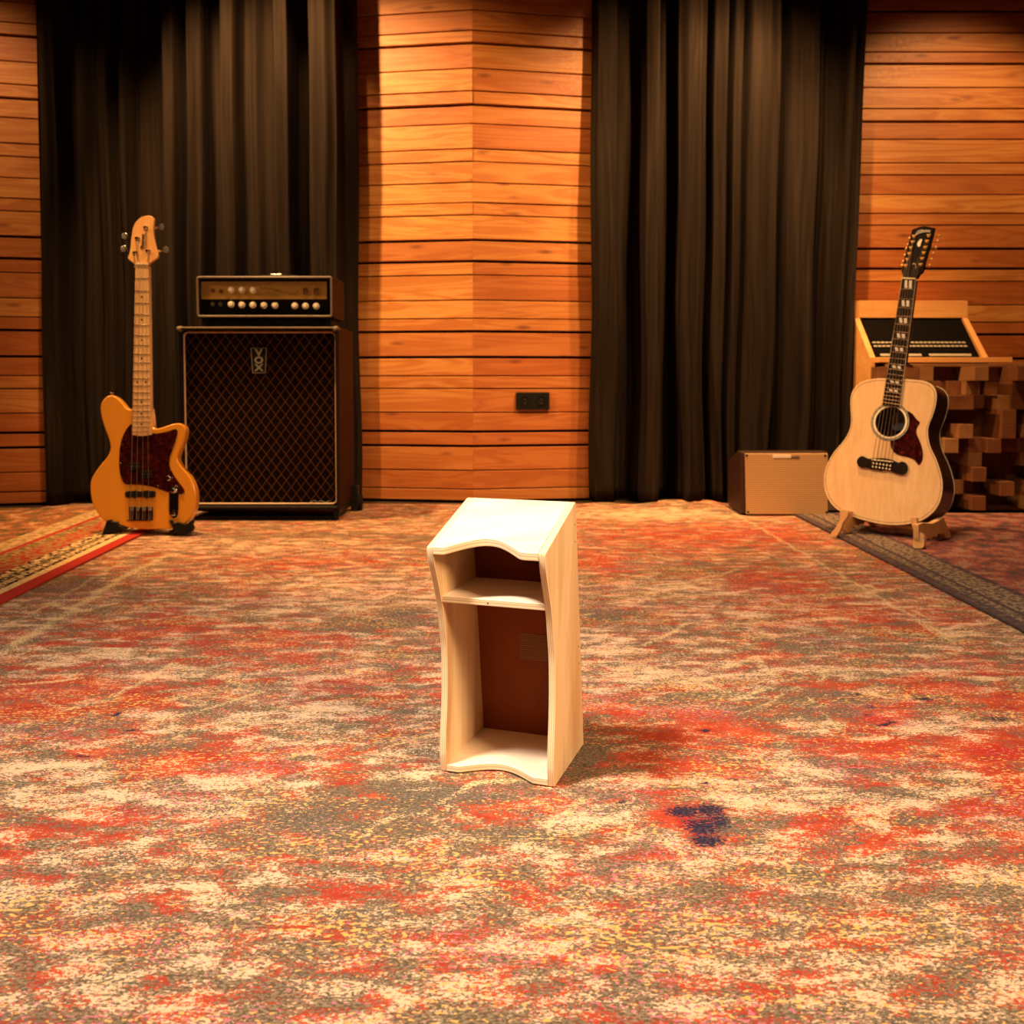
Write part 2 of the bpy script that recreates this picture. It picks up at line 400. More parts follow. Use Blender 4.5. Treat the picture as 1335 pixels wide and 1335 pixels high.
CRM = [(50, 1018, 140, 16, .75), (240, 1030, 110, 10, .75), (165, 1068, 60, 18, .65), (380, 1022, 60, 18, .6), (430, 930, 60, 26, .5), (300, 1052, 60, 20, .5), (30, 1065, 60, 14, .5), (810, 1035, 40, 16, .35),
       (1070, 1042, 130, 12, .7), (1150, 1058, 60, 12, .6), (1270, 1035, 80, 16, .6), (1055, 1010, 50, 10, .6), (860, 882, 110, 16, .55), (780, 840, 70, 16, .5), (1000, 800, 90, 10, .4), (880, 772, 80, 12, .5),
       (470, 775, 200, 34, .35), (330, 712, 150, 16, .4), (1200, 955, 90, 14, .5), (860, 672, 100, 7, .9), (640, 690, 200, 14, .35), (1080, 945, 60, 12, .5), (1140, 790, 70, 12, .4), (1290, 825, 70, 14, .4),
       (340, 945, 60, 14, .45), (200, 890, 90, 14, .3), (130, 860, 80, 14, .4), (840, 985, 30, 8, .5), (1100, 885, 80, 12, .3), (560, 1000, 40, 12, .5), (1240, 1085, 36, 14, .6), (960, 1040, 60, 14, .6), (770, 1075, 60, 20, .6)]
GRY = [(450, 1082, 120, 26, 1.1), (550, 1038, 110, 26, 1.1), (370, 1058, 60, 14, .6), (650, 1100, 90, 14, .9), (745, 1005, 40, 18, 1.2), (640, 1022, 80, 8, 1.), (500, 812, 60, 12, .8), (790, 805, 60, 12, .8), (90, 765, 90, 12, .7), (250, 775, 80, 8, .5),  # includes the shade at the box drum's foot, painted into the pile
       (1010, 920, 90, 18, .7), (1090, 930, 60, 16, .5), (1190, 1060, 30, 8, .6), (1270, 1098, 60, 10, .7), (960, 1088, 50, 12, .7), (800, 1062, 60, 12, .5), (860, 915, 60, 12, .4), (190, 985, 40, 8, .5), (560, 705, 60, 6, .6),
       (900, 745, 70, 8, .5), (380, 700, 160, 4, .6), (1195, 1030, 40, 10, .5), (1080, 850, 70, 8, .4), (1160, 725, 60, 14, .5), (560, 860, 60, 10, .4), (70, 950, 40, 6, .5), (270, 940, 40, 8, .5)]
NVY = [(893, 1064, 28, 10, .95), (924, 1062, 26, 9, .95), (915, 1085, 32, 14, .9), (940, 1076, 18, 12, .9), (922, 1103, 26, 9, .9), (108, 990, 22, 2.6, .9), (122, 1002, 16, 2.2, 1.), (152, 936, 6, 3, 1.), (170, 957, 14, 1.6, .8),
       (920, 958, 8, 2.5, 1.), (936, 963, 5, 2, .8), (958, 1021, 12, 2, .8), (1133, 926, 10, 3, .9), (1162, 946, 12, 3, .9), (1130, 938, 12, 2, .9), (1150, 950, 10, 2, .9), (1205, 916, 14, 3, .9), (1302, 942, 24, 2.6, 1.), (1317, 927, 6, 2, .9),
       (1218, 990, 14, 3, .8), (1115, 910, 10, 3, .8), (1196, 1058, 10, 3, .8), (1199, 1075, 10, 3, .8), (812, 1052, 12, 4, .7), (758, 1034, 10, 4, .7), (762, 1003, 12, 6, .6), (1178, 1100, 5, 3, .9), (1105, 1076, 6, 2, .8), (918, 1027, 8, 2.5, .8)]
LIN = [([(46, 914), (85, 930), (142, 917), (228, 868), (345, 907), (199, 946)], .012), ([(626, 1081), (574, 1049), (615, 1028), (690, 1022), (762, 1050), (715, 1083)], .010), ([(300, 1050), (400, 1012), (570, 960)], .005),
       ([(885, 885), (967, 914), (1002, 900)], .012), ([(945, 875), (985, 860), (1008, 886)], .014), ([(1038, 864), (1079, 877), (1065, 893)], .010), ([(956, 813), (974, 808), (992, 814), (974, 819), (956, 813)], .008),
       ([(330, 747), (388, 769), (440, 755)], .012), ([(440, 730), (500, 752), (560, 742)], .012), ([(870, 768), (965, 745)], .012), ([(845, 755), (872, 766)], .012), ([(440, 800), (520, 775), (560, 768)], .010), ([(840, 845), (900, 815), (960, 820)], .012),
       ([(1225, 1085), (1244, 1073), (1275, 1080), (1290, 1098), (1240, 1100), (1225, 1085)], .009), ([(0, 1052), (120, 1040), (225, 1026)], .006), ([(960, 940), (1040, 900), (1100, 960)], .006), ([(470, 1100), (500, 1078), (560, 1062), (600, 1100), (640, 1108)], .009),
       ([(750, 1095), (800, 1075), (860, 1100), (885, 1120)], .010), ([(0, 897), (60, 895), (110, 886)], .010), ([(0, 856), (72, 813), (160, 755), (222, 725)], .024), ([(0, 824), (48, 800), (130, 752), (200, 712), (240, 690)], .011),
       ([(956, 670), (1090, 749), (1246, 841)], .014), ([(1290, 868), (1335, 895)], .006), ([(1130, 765), (1260, 840)], .008), ([(60, 790), (110, 800), (150, 790)], .02)]


def make_main_rug():
    x0, x1, y0 = -2.03, 2.4, .45; st = .013; xs = np.arange(x0, x1, st)
    yb = 4.08; ys = np.concatenate([np.arange(y0, 2.2, .011), np.arange(2.2, yb, .018)]); ys[-1] = yb
    X, Y = np.meshgrid(xs, ys); Z = np.full_like(X, .006)
    # the rear edge is rucked up in front of the black curtain
    back = np.clip((Y - 3.80) / .28, 0, 1) ** 2; hump = np.clip((X - .30) / .35, 0, 1) * np.clip((.92 - X) / .06, 0, 1)
    Z += back * hump * (.014 + .010 * np.sin(X * 19 + 1)) + .014 * back * np.exp(-((X - .86) / .07) ** 2)
    Yd = Y - back * .03 * hump * (1 + np.sin(X * 13)) - back * np.clip((X - 1.0) / .05, 0, 1) * .30
    n, mm = X.shape; me = bpy.data.meshes.new('area_rug')
    top = np.stack([X, Yd, Z], -1).reshape(-1, 3)
    idx = np.arange(n * mm).reshape(n, mm); q = np.stack([idx[:-1, :-1], idx[:-1, 1:], idx[1:, 1:], idx[1:, :-1]], -1).reshape(-1, 4)
    ring = np.concatenate([idx[0, :], idx[1:, -1], idx[-1, -2::-1], idx[-2:0:-1, 0]]); low = top[ring].copy(); low[:, 2] -= .006; b0 = len(top)
    k = len(ring); side = [(int(ring[(i + 1) % k]), int(ring[i]), b0 + i, b0 + (i + 1) % k) for i in range(k)]
    V = np.concatenate([top, low]); me.from_pydata(V.tolist(), [], q.tolist() + side); me.update()
    wob = .035 * np.sin(X * 9 + Y * 3) + .03 * np.sin(Y * 17 + X * 5)
    Xw = X + wob * .25; Yw = Y + wob * .5
    Z_ = np.stack([.75 * blob(Xw, Yw, RED), .6 * blob(Xw, Yw, CRM), .75 * blob(Xw, Yw, GRY)], -1)
    base = np.array([.36, .38, .14]); Z_ = np.where(Y[..., None] < 4.5, Z_ + base, Z_)
    comp = Z_ * 1.0; comp[..., 0] -= .35 * Z_[..., 1] * (Z_[..., 1] > .35); comp[..., 1] -= .38 * blob(Xw, Yw, RED) + .35 * blob(Xw, Yw, GRY); comp[..., 0] -= .25 * blob(Xw, Yw, GRY)
    navy = blob(X, Y, NVY); lines = np.zeros_like(X)
    for p, w in LIN: lines = np.maximum(lines, .52 * pline(X + .004 * np.sin(Y * 41), Y + .004 * np.sin(X * 47), p, w))
    pad = lambda a: np.concatenate([a, a.reshape(-1, a.shape[-1])[ring] if a.ndim > 1 else a[ring]])
    a = me.attributes.new('zones', 'FLOAT_VECTOR', 'POINT'); cf = comp.reshape(-1, 3); cf = np.concatenate([cf, cf[ring]]); a.data.foreach_set('vector', cf.astype(np.float32).ravel())
    for nm, arr in (('navy', navy), ('lines', lines)):
        a = me.attributes.new(nm, 'FLOAT', 'POINT'); af = arr.ravel(); af = np.concatenate([af, af[ring]]); a.data.foreach_set('value', af.astype(np.float32))
    me.polygons.foreach_set('use_smooth', [True] * len(me.polygons)); me.materials.append(rug_main_mat())
    o = bpy.data.objects.new('area_rug', me); COL.objects.link(o)
    o['label'] = 'large distressed red, cream and grey rug under the plywood box drum'; o['category'] = 'rug'


def band_rug(name, a_px, b_px, side, length, depth, back, z, bands, field, label, strip=.5):
    """rug lying alongside the floor line a-b; bands = [(distance from edge, colour, speckle colour, amount)]"""
    a = flo(*a_px)[:2]; b = flo(*b_px)[:2]; d = (b - a) / np.linalg.norm(b - a); nrm = np.array([-d[1], d[0]]) * side
    A = a - d * back; mb = MB(); n = 40
    m = mat(name + '_pile', (.3, .1, .05), .95, Specular_IOR_Level=.1); N = NT(m); x, y, _ = N.sep(N.obj())
    fine = N.noise(N.mp(N.obj(), (90, 160, 1)), 1, 2, .7); mid = N.noise(N.mp(N.obj(), (30, 22, 1)), 1, 3, .6); wob = N.math('ADD', x, N.math('MULTIPLY', N.math('SUBTRACT', fine, .5), .006))
    c = field[0]; fl = N.noise(N.mp(N.obj(), (16, 12, 1)), 1, 4, .65); c = N.ramp(N.math('ADD', N.math('MULTIPLY', fl, .65), N.math('MULTIPLY', fine, .35)), field)
    for dist, col, sp, amt, sc in reversed(bands):
        k = N.math('LESS_THAN', wob, dist)
        pat = N.ss(N.math('ADD', N.math('MULTIPLY', N.noise(N.mp(N.obj(), (sc, sc, 1), loc=(dist * 90, 0, 0)), 1, 2), .75), N.math('MULTIPLY', fine, .25)), .62 - amt * .3, .68 - amt * .3)
        c = N.mix(k, c, N.mix(pat, col, sp))
    N.link(c, 'Base Color'); N.bump(fine, .5, .004)
    M3 = Matrix(((nrm[0], d[0], 0), (nrm[1], d[1], 0), (0, 0, 1)))
    nx, ny = 24, 60; vs = []
    for zz in (z, 0.0):
        for j in range(ny + 1):
            for i in range(nx + 1): vs.append((depth * i / nx, length * j / ny, zz if zz else z - .005))
    fs = []; K = (nx + 1) * (ny + 1)
    for j in range(ny):
        for i in range(nx):
            q = j * (nx + 1) + i; fs += [(q, q + 1, q + nx + 2, q + nx + 1), (q + K, q + nx + 1 + K, q + nx + 2 + K, q + 1 + K)]
    for i in range(nx): fs += [(i, i + K, i + 1 + K, i + 1)]; q = ny * (nx + 1) + i; fs += [(q, q + 1, q + 1 + K, q + K)]
    for j in range(ny): q = j * (nx + 1); fs += [(q, q + nx + 1, q + nx + 1 + K, q + K)]; q += nx; fs += [(q, q + K, q + nx + 1 + K, q + nx + 1)]
    me = bpy.data.meshes.new(name); me.from_pydata(vs, [], fs); me.update(); me.materials.append(m)
    o = bpy.data.objects.new(name, me); COL.objects.link(o)
    o.matrix_world = Matrix.Translation((A[0], A[1], 0)) @ M3.to_4x4()
    o['label'] = label; o['category'] = 'rug'
    return a, nrm


# ------------------------------------------------------------------ room shell
ROWS = [237.5, 263.8, 280, 312.7, 340.4, 358.2, 391, 415, 432, 465.5, 490, 506.6, 538, 562.9, 581.8, 613.5, 638]
WIDE = {312.7, 340.4, 432, 465.5, 562.9, 581.8}
edges = [(float(at(617, r, 4.132)[2]), .012 if r in WIDE else .005) for r in ROWS]
zt = edges[0][0]; up = []
for h in (.092, .056, .11, .083, .06, .098, .11, .055, .088, .1, .062, .09, .11, .07, .09): zt += h; up.append((zt, random.choice((.005, .005, .012))))
edges = up[::-1] + edges + [(0.012, .002)]
TINT = {'A': [.5, .7, .5, .55, .3, .2, .3, .65, .3, .15, .15, .4, .5, .15, .15, .2, .15, .1],
        'L': [.6, .8, .8, .9, .35, .7, .8, .8, .5, .4, .65, .5, .55, .25, .2, .4, .2, .35],
        'R': [.6, .7, .6, .75, .6, .3, .25, .55, .5, .3, .2, .35, .3, .3, .2, .3, .25, .45],
        'D': [.2, .75, .4, .25, .2, .6, .12, .75, .12, .08, .3, .3, .2, .3, .2, .3, .2, .2]}


def boards(mb, att, p, q, key, split=None):
    """horizontal boards between floor points p and q (front faces on p-q)"""
    p = np.array(p, float); q = np.array(q, float); d = (q - p) / np.linalg.norm(q - p); back = np.array([-d[1], d[0]])
    if back[1] < 0: back = -back
    tn = TINT.get(key, [.3]); nup = len(edges) - len(ROWS) - 1
    for i in range(len(edges) - 1):
        zt_, g0 = edges[i]; zb, g1 = edges[i + 1]; z1 = zt_ - g0 / 2; z0 = zb + g1 / 2
        k = i - nup + 1; t = tn[k] if 0 <= k < len(tn) else random.uniform(.2, .7)
        jj = random.uniform(-.002, .002); a = p - back * jj; b = q - back * jj; th = back * .02; c = .0015
        n0 = len(mb.f)
        vs = [(*(a), z0 + c), (*(a), z1 - c), (*(a + back * .002), z1), (*(a + th), z1), (*(a + th), z0), (*(a + back * .002), z0)]
        vs += [(*(b), z0 + c), (*(b), z1 - c), (*(b + back * .002), z1), (*(b + th), z1), (*(b + th), z0), (*(b + back * .002), z0)]
        mb.add(vs, [(0, 1, 2, 3, 4, 5), (11, 10, 9, 8, 7, 6)] + [(m_, (m_ + 1) % 6, (m_ + 1) % 6 + 6, m_ + 6) for m_ in range(6)])
        s_ = random.random(); att += [(t, s_)] * (len(mb.f) - n0)


def cedar_wall(name, segs, mb2=None):
    mb = MB(); att = []
    for p, q, key in segs: boards(mb, att, p, q, key)
    me = bpy.data.meshes.new(name); nb = len(mb.f)
    # solid backing wall behind the boards
    for p, q, key in segs:
        p = np.array(p, float); q = np.array(q, float); d = (q - p) / np.linalg.norm(q - p); bk = np.array([-d[1], d[0]]); bk = -bk if (bk[1] < 0) else bk
        a, b = p + bk * .024, q + bk * .024; c, e = p + bk * .12, q + bk * .12; zt_ = edges[0][0]
        mb.hexa([(*a, 0), (*b, 0), (*e, 0), (*c, 0)], [(*a, zt_), (*b, zt_), (*e, zt_), (*c, zt_)])
    me.from_pydata(mb.v, [], mb.f); me.update(); me.materials.append(M['cedar']); me.materials.append(M['backing'])
    a = me.attributes.new('tint', 'FLOAT', 'FACE'); b = me.attributes.new('seed', 'FLOAT', 'FACE'); n = len(mb.f)
    a.data.foreach_set('value', [t for t, _ in att] + [0.] * (n - nb)); b.data.foreach_set('value', [t for _, t in att] + [0.] * (n - nb))
    me.polygons.foreach_set('material_index', [0] * nb + [1] * (n - nb))
    bm = bmesh.new(); bm.from_mesh(me); bmesh.ops.recalc_face_normals(bm, faces=bm.faces); bm.to_mesh(me); bm.free()
    o = bpy.data.objects.new(name, me); COL.objects.link(o); o['kind'] = 'structure'; return o


HT = edges[0][0]
cedar_wall('wall_back', [((-3.3, 3.79), (-2.065, 4.066), 'A'), ((-2.065, 4.24), (-.76, 4.24), 'X'), ((-.80, 4.224), (-.175, 4.132), 'L'), ((-.175, 4.132), (.42, 4.235), 'R'),
                         ((.42, 4.38), (1.60, 4.40), 'X'), ((1.60, 4.40), (3.4, 4.40), 'D')])
cl = lambda nm, c, d, m: build(nm, MB().box(c, d), M[m], loc=c, flat=True, kind='structure')
cl('wall_left', (-3.36, 1.25, HT / 2), (.12, 6.4, HT), 'ceiling'); cl('wall_right', (3.46, 1.25, HT / 2), (.12, 6.4, HT), 'ceiling'); cl('wall_front', (.05, -1.96, HT / 2), (6.7, .12, HT), 'ceiling')
cl('floor', (.05, 1.3, -.05), (6.94, 6.6, .1), 'dark_floor'); cl('ceiling', (.05, 1.3, HT + .05), (6.94, 6.6, .1), 'ceiling')


# ------------------------------------------------------------------ curtains
def curtain(name, prof, y0, amp, drift, label, xtop=None):
    """prof: (pixel column, 0 = deep .. 1 = proud fold)"""
    xs = [float(at(u, 445, y0)[0]) for u, _ in prof]; dd = [d for _, d in prof]; n = 400
    X = np.linspace(xs[0], xs[-1], n); j = np.clip(np.searchsorted(xs, X, 'right') - 1, 0, len(xs) - 2)
    xa = np.array(xs); da = np.array(dd); t = (X - xa[j]) / (xa[j + 1] - xa[j]); t = t * t * (3 - 2 * t); D = da[j] * (1 - t) + da[j + 1] * t
    D = D + .02 * np.sin(X * 70 + 2 * np.sin(X * 23))
    vs = []; nz = 44; z1 = HT - .01
    for k in range(nz + 1):
        z = .008 + (z1 - .008) * k / nz; fz = 1 - z / z1
        Xk = X + drift(X, z) + .008 * np.sin(z * 5 + X * 9) * fz; Dk = D * (1 - .12 * np.sin(z * 2 + X * 7)) + .04 * np.sin(z * 6 + X * 31) * fz
        Yk = y0 - amp * (Dk - .5)
        vs += list(zip(Xk, Yk, np.full(n, z)))
    fs = [(k * n + i, k * n + i + 1, (k + 1) * n + i + 1, (k + 1) * n + i) for k in range(nz) for i in range(n - 1)]
    o = build(name, MB().add(vs, fs), M['curtain'], loc=(float(np.mean(X)), y0, 0), ang=180, label=label, category='curtain')
    sol = o.modifiers.new('thickness', 'SOLIDIFY'); sol.thickness = .003
    return o


curtain('stage_curtain', [(62, .75), (70, .85), (80, .7), (88, .15), (98, .05), (112, .3), (128, .2), (138, .6), (150, .75), (160, .3), (166, .7), (172, .75), (182, .1), (200, .0), (216, .15), (222, .75), (234, .8), (243, .05), (250, .1), (254, .85), (268, .7), (277, .0),
                          (290, .0), (297, .9), (310, .85), (322, .25), (335, .35), (350, .1), (359, .1), (366, .95), (382, .9), (389, .0), (405, .0), (411, .95), (430, 1.), (444, .9), (450, .35), (462, .3), (467, .2)],
        4.06, .15, lambda X, z: 0 * X, 'black pleated floor-length curtain behind the bass and amplifier stack')
curtain('stage_curtain', [(771, .3), (778, .75), (800, .7), (808, .05), (825, .0), (833, .3), (840, .9), (853, 1.), (859, .1), (875, .0), (881, .8), (893, 1.), (904, .9), (914, .75), (921, .0), (926, .75), (938, .9), (944, .1), (949, .85), (957, .8), (962, .35), (968, .85), (985, .95), (1000, .9),
                          (1006, .4), (1014, .1), (1022, .55), (1038, .6), (1052, .7), (1060, .3), (1076, .0), (1088, .1), (1096, .5), (1104, .4), (1108, .55), (1111, .6)],
        4.15, .20, lambda X, z: np.clip((X - .9) / .6, 0, 1) * (z - .75) * .03, 'black pleated curtain behind the small gold-grilled amp')

make_main_rug()
rug2_bands_px = [756, 745.5, 740, 737, 733, 729, 722, 707, 700, 697, 686]
a_ = flo(0, 793)[:2]; b_ = flo(192, 697)[:2]; d_ = (b_ - a_) / np.linalg.norm(b_ - a_); n_ = np.array([-d_[1], d_[0]])
dist2 = [abs(float((flo(75, v)[:2] - a_) @ n_)) for v in rug2_bands_px[1:]]
CR = (.80, .55, .27); BK = (.03, .018, .010); RD = (.42, .035, .022); OL = (.20, .12, .05)
cols2 = [(RD, RD, 0., 30), (CR, (.6, .36, .14), .3, 60), (BK, CR, .35, 75), (CR, BK, .4, 75), (BK, (.5, .35, .15), .45, 60), (BK, CR, .5, 55), (RD, (.34, .22, .08), .5, 45), (OL, (.5, .3, .1), .4, 40), (RD, RD, 0, 30), ((.60, .40, .19), (.34, .2, .08), .45, 40)]
band_rug('oriental_rug', (0, 793), (192, 697), 1, 2.74, 1.5, 1.0, .013, [(d, *c) for d, c in zip(dist2, cols2)],
         [(.38, (.06, .045, .02)), (.46, (.22, .15, .06)), (.52, (.38, .07, .03)), (.6, (.62, .42, .18))], 'oriental rug with a red edge and cream borders at the far left')
a_ = flo(1038, 675.6)[:2]; b_ = flo(1335, 830)[:2]; d_ = (b_ - a_) / np.linalg.norm(b_ - a_); n_ = np.array([-d_[1], d_[0]])
dist3 = [abs(float((flo(1235, v)[:2] - a_) @ n_)) for v in (770, 763, 760, 742, 738)]
GP = (.075, .05, .05)
cols3 = [(GP, (.13, .09, .08), .3, 50), ((.24, .17, .11), GP, .5, 80), (GP, GP, 0, 40), ((.28, .20, .13), (.09, .06, .055), .5, 75), (GP, (.2, .1, .1), .3, 40)]
band_rug('faded_rug', (1335, 830), (1038, 675.6), -1, 2.80, 1.6, 1.0, .014, [(d, *c) for d, c in zip(dist3, cols3)],
         [(.36, (.05, .035, .035)), (.45, (.13, .08, .07)), (.51, (.30, .055, .045)), (.56, (.36, .22, .14)), (.62, (.16, .09, .08))], 'dark faded rug with grey border under the acoustic guitar')


# ------------------------------------------------------------------ plywood cajon
def make_cajon():
    A = flo(573, 1005, .008); B = flo(722, 1027, .008); wv = B - A; Wd = float(np.linalg.norm(wv)); wv /= Wd; dv = np.array([-wv[1], wv[0], 0]); up = np.array([0, 0, 1.])
    A[2] = .007; T = .0095; D = .158
    root = thing('cajon', tuple(A + wv * Wd / 2 + dv * D / 2), 'small open-backed plywood box drum with a shelf standing on the rug', 'box drum')
    fn = lambda w_, d_, z_: A + wv * w_ + dv * d_ + up * z_
    lean = lambda z: -.132 * z                    # the whole body leans forward
    top_f, top_r = .318, .3665                    # roof height front / rear
    nrm = np.cross(dv, up)
    def dz(u, v):
        q = EYE + ray(u, v) * (np.dot(A - EYE, nrm) / np.dot(ray(u, v), nrm)) - A; return (float(q @ dv), float(q[2]))
    fe = [dz(*p) for p in [(573.5, 1000), (572.8, 985), (573.2, 960), (575.2, 905), (574.8, 850), (572.5, 822), (569.2, 790), (564, 762), (558.8, 737), (556.2, 722)]]
    fe = [(0.004, .0)] + smooth([(d, max(z, .004)) for d, z in fe[1:-1]], 4, False) + [(lean(top_f) + .001, top_f - .004)]
    prof = fe + [(lean(top_f) + .002, top_f), (lean(top_r) + D - .005, top_r - .0004), (lean(top_r) + D - .0015, top_r - .0012), (lean(top_r) + D, top_r - .004), (D, 0.)]
    layer_done = []
    def side(w0, w1, lab):
        mb = MB(); n = len(prof); S_ = 7
        rings = [[fn(w0 + (w1 - w0) * k / S_, d, z) for d, z in prof] for k in range(S_ + 1)]
        vs = [p for r_ in rings for p in r_]; fs = [tuple(range(n)), tuple(range(S_ * n, S_ * n + n))[::-1]]
        for k in range(S_): fs += [(k * n + i, k * n + (i + 1) % n, (k + 1) * n + (i + 1) % n, (k + 1) * n + i) for i in range(n)]
        o = build('side_panel', mb.add(vs, fs), M['ply'], root, ang=40)
        o.data.materials.append(M['ply_edge_a']); o.data.materials.append(M['ply_edge_b'])
        wl = Vector(wv); og = origin_of(root); la = Vector(A)
        for p in o.data.polygons:
            if abs(p.normal.dot(wl)) < .5:
                t = ((p.center + og - la).dot(wl) - w0) / (w1 - w0); p.material_index = 1 + int(t * S_ * .999) % 2
        b = o.modifiers.new('bevel', 'BEVEL'); b.width = .0012; b.segments = 2; b.limit_method = 'ANGLE'; b.angle_limit = math.radians(60)
        return o
    side(0, T, 'l'); side(Wd - T, Wd, 'r')

    def slab(name, zfun, w0, w1, front, rear, T_, mat_, layers=5, round_r=0.):
        """panel between the sides; zfun(d) = top surface height; front(w)= d of the front edge"""
        nw = 28; ws = np.linspace(w0, w1, nw + 1); mb = MB(); rings = []
        for w_ in ws:
            f_ = front(w_); r_ = rear
            ring = [(f_ + .0035, zfun(f_) - T_)] if True else []
            ring = [(f_ + .0016, zfun(f_) - T_)] + [(f_, zfun(f_) - T_ + T_ * k / layers + (.0008 if k == 0 else (-.0008 if k == layers else 0))) for k in range(layers + 1)] + [(f_ + .0016, zfun(f_ + .0016))]
            ring += [(r_, zfun(r_)), (r_, zfun(r_) - T_)]
            rings.append([fn(w_, d, z) for d, z in ring])
        n = len(rings[0]); vs = [p for r_ in rings for p in r_]; fs = [tuple(range(n)), tuple(range(nw * n, nw * n + n))[::-1]]; kinds = [0, 0]
        for k in range(nw):
            for i in range(n):
                fs.append((k * n + i, k * n + (i + 1) % n, (k + 1) * n + (i + 1) % n, (k + 1) * n + i)); kinds.append(1 + (i % 2) if i <= layers + 1 else 0)
        o = build(name, mb.add(vs, fs), M[mat_], root, ang=50); o.data.materials.append(M['ply_edge_a']); o.data.materials.append(M['ply_edge_b'])
        if len(o.data.polygons) == len(kinds): o.data.polygons.foreach_set('material_index', kinds)
        return o
    slope = (top_r - top_f) / (D + lean(top_r) - lean(top_f))
    ztop = lambda d: top_f + slope * (d - lean(top_f))
    def arch(depth, a=.10, b=.86, p=.5):
        def g(w_):
            t = (w_ - T) / (Wd - 2 * T); s_ = (t - a) / (b - a)
            if s_ <= 0 or s_ >= 1: return 0.
            return depth * (math.sin(math.pi * s_) ** 1.1)
        return g
    ar = arch(.030, .10, .84); fr = lambda w_: lean(top_f) + .001 + ar(w_)
    roof = slab('roof_panel', lambda d: ztop(d) + .0005, T, Wd - T, fr, lean(top_r) + D - .003, T * 1.1, 'ply_flat')
    # side caps reach the roof surface: thin strips of roof veneer over the side panels
    ab = arch(.026, .12, .86); slab('floor_panel', lambda d: T * 1.05, T, Wd - T, lambda w_: .003 + ab(w_), D - .002, T, 'ply_flat')
    zs = .247; slab('shelf', lambda d: zs, T, Wd - T, lambda w_: .012 + lean(zs) + .010, D + lean(zs) - .006, T * .95, 'ply_flat')
    # rear playing board
    z1 = ztop(D + lean(.35)) - T; bb = MB(); zz = T * 1.02
    q0 = [fn(T, D - .010 + lean(zz), zz), fn(Wd - T, D - .010 + lean(zz), zz), fn(Wd - T, D - .006 + lean(zz), zz), fn(T, D - .006 + lean(zz), zz)]
    q1 = [fn(T, D - .010 + lean(z1), z1), fn(Wd - T, D - .010 + lean(z1), z1), fn(Wd - T, D - .006 + lean(z1), z1), fn(T, D - .006 + lean(z1), z1)]
    board = build('playing_board', bb.hexa(q0, q1), M['back_ply'], root, label='dark brown rear playing board')
    # snare mesh patches glued to it
    for (wa, wb, za, zb) in ((.075, .140, .128, .166), (.075, .140, .318, .345)):
        g = MB(); k = int((wb - wa) / .0029)
        P_ = lambda w_, z_, e: fn(w_, D - .0105 + lean(z_) - e, z_)
        for i in range(k + 1):
            w_ = wa + (wb - wa) * i / k; g.tube([P_(w_, za, .001), P_(w_, zb, .001)], .00032, 4)
        k = int((zb - za) / .0029)
        for i in range(k + 1):
            z_ = za + (zb - za) * i / k; g.tube([P_(wa, z_, .0013), P_(wb, z_, .0013)], .00032, 4)
        build('snare_mesh', g, M['steel_dull'], board)
    for z_ in (.335, .310, .155, .130): build('screw', MB().lathe(fn(Wd - .0002, D - .012 + lean(z_), z_), wv, [(.0012, 0), (.0012, .0006)], 8), M['screw'], root)
    p = fn(.075, .012 + lean(zs) + .010, zs - .005); build('screw', MB().lathe(p, -dv, [(.001, 0), (.001, .0006)], 8), M['screw'], root)


M['ply_edge_a'] = mat('ply_edge_light', (.92, .76, .52), .55); M['ply_edge_b'] = mat('ply_edge_dark', (.74, .52, .30), .6); M['steel_dull'] = mat('mesh_wire', (.34, .21, .10), .45, .6)
make_cajon()


# ------------------------------------------------------------------ bass guitar
def arc_between(c, rx, ry, n=32): return [(c[0] + rx * math.cos(2 * math.pi * k / n), c[1] + ry * math.sin(2 * math.pi * k / n)) for k in range(n)]


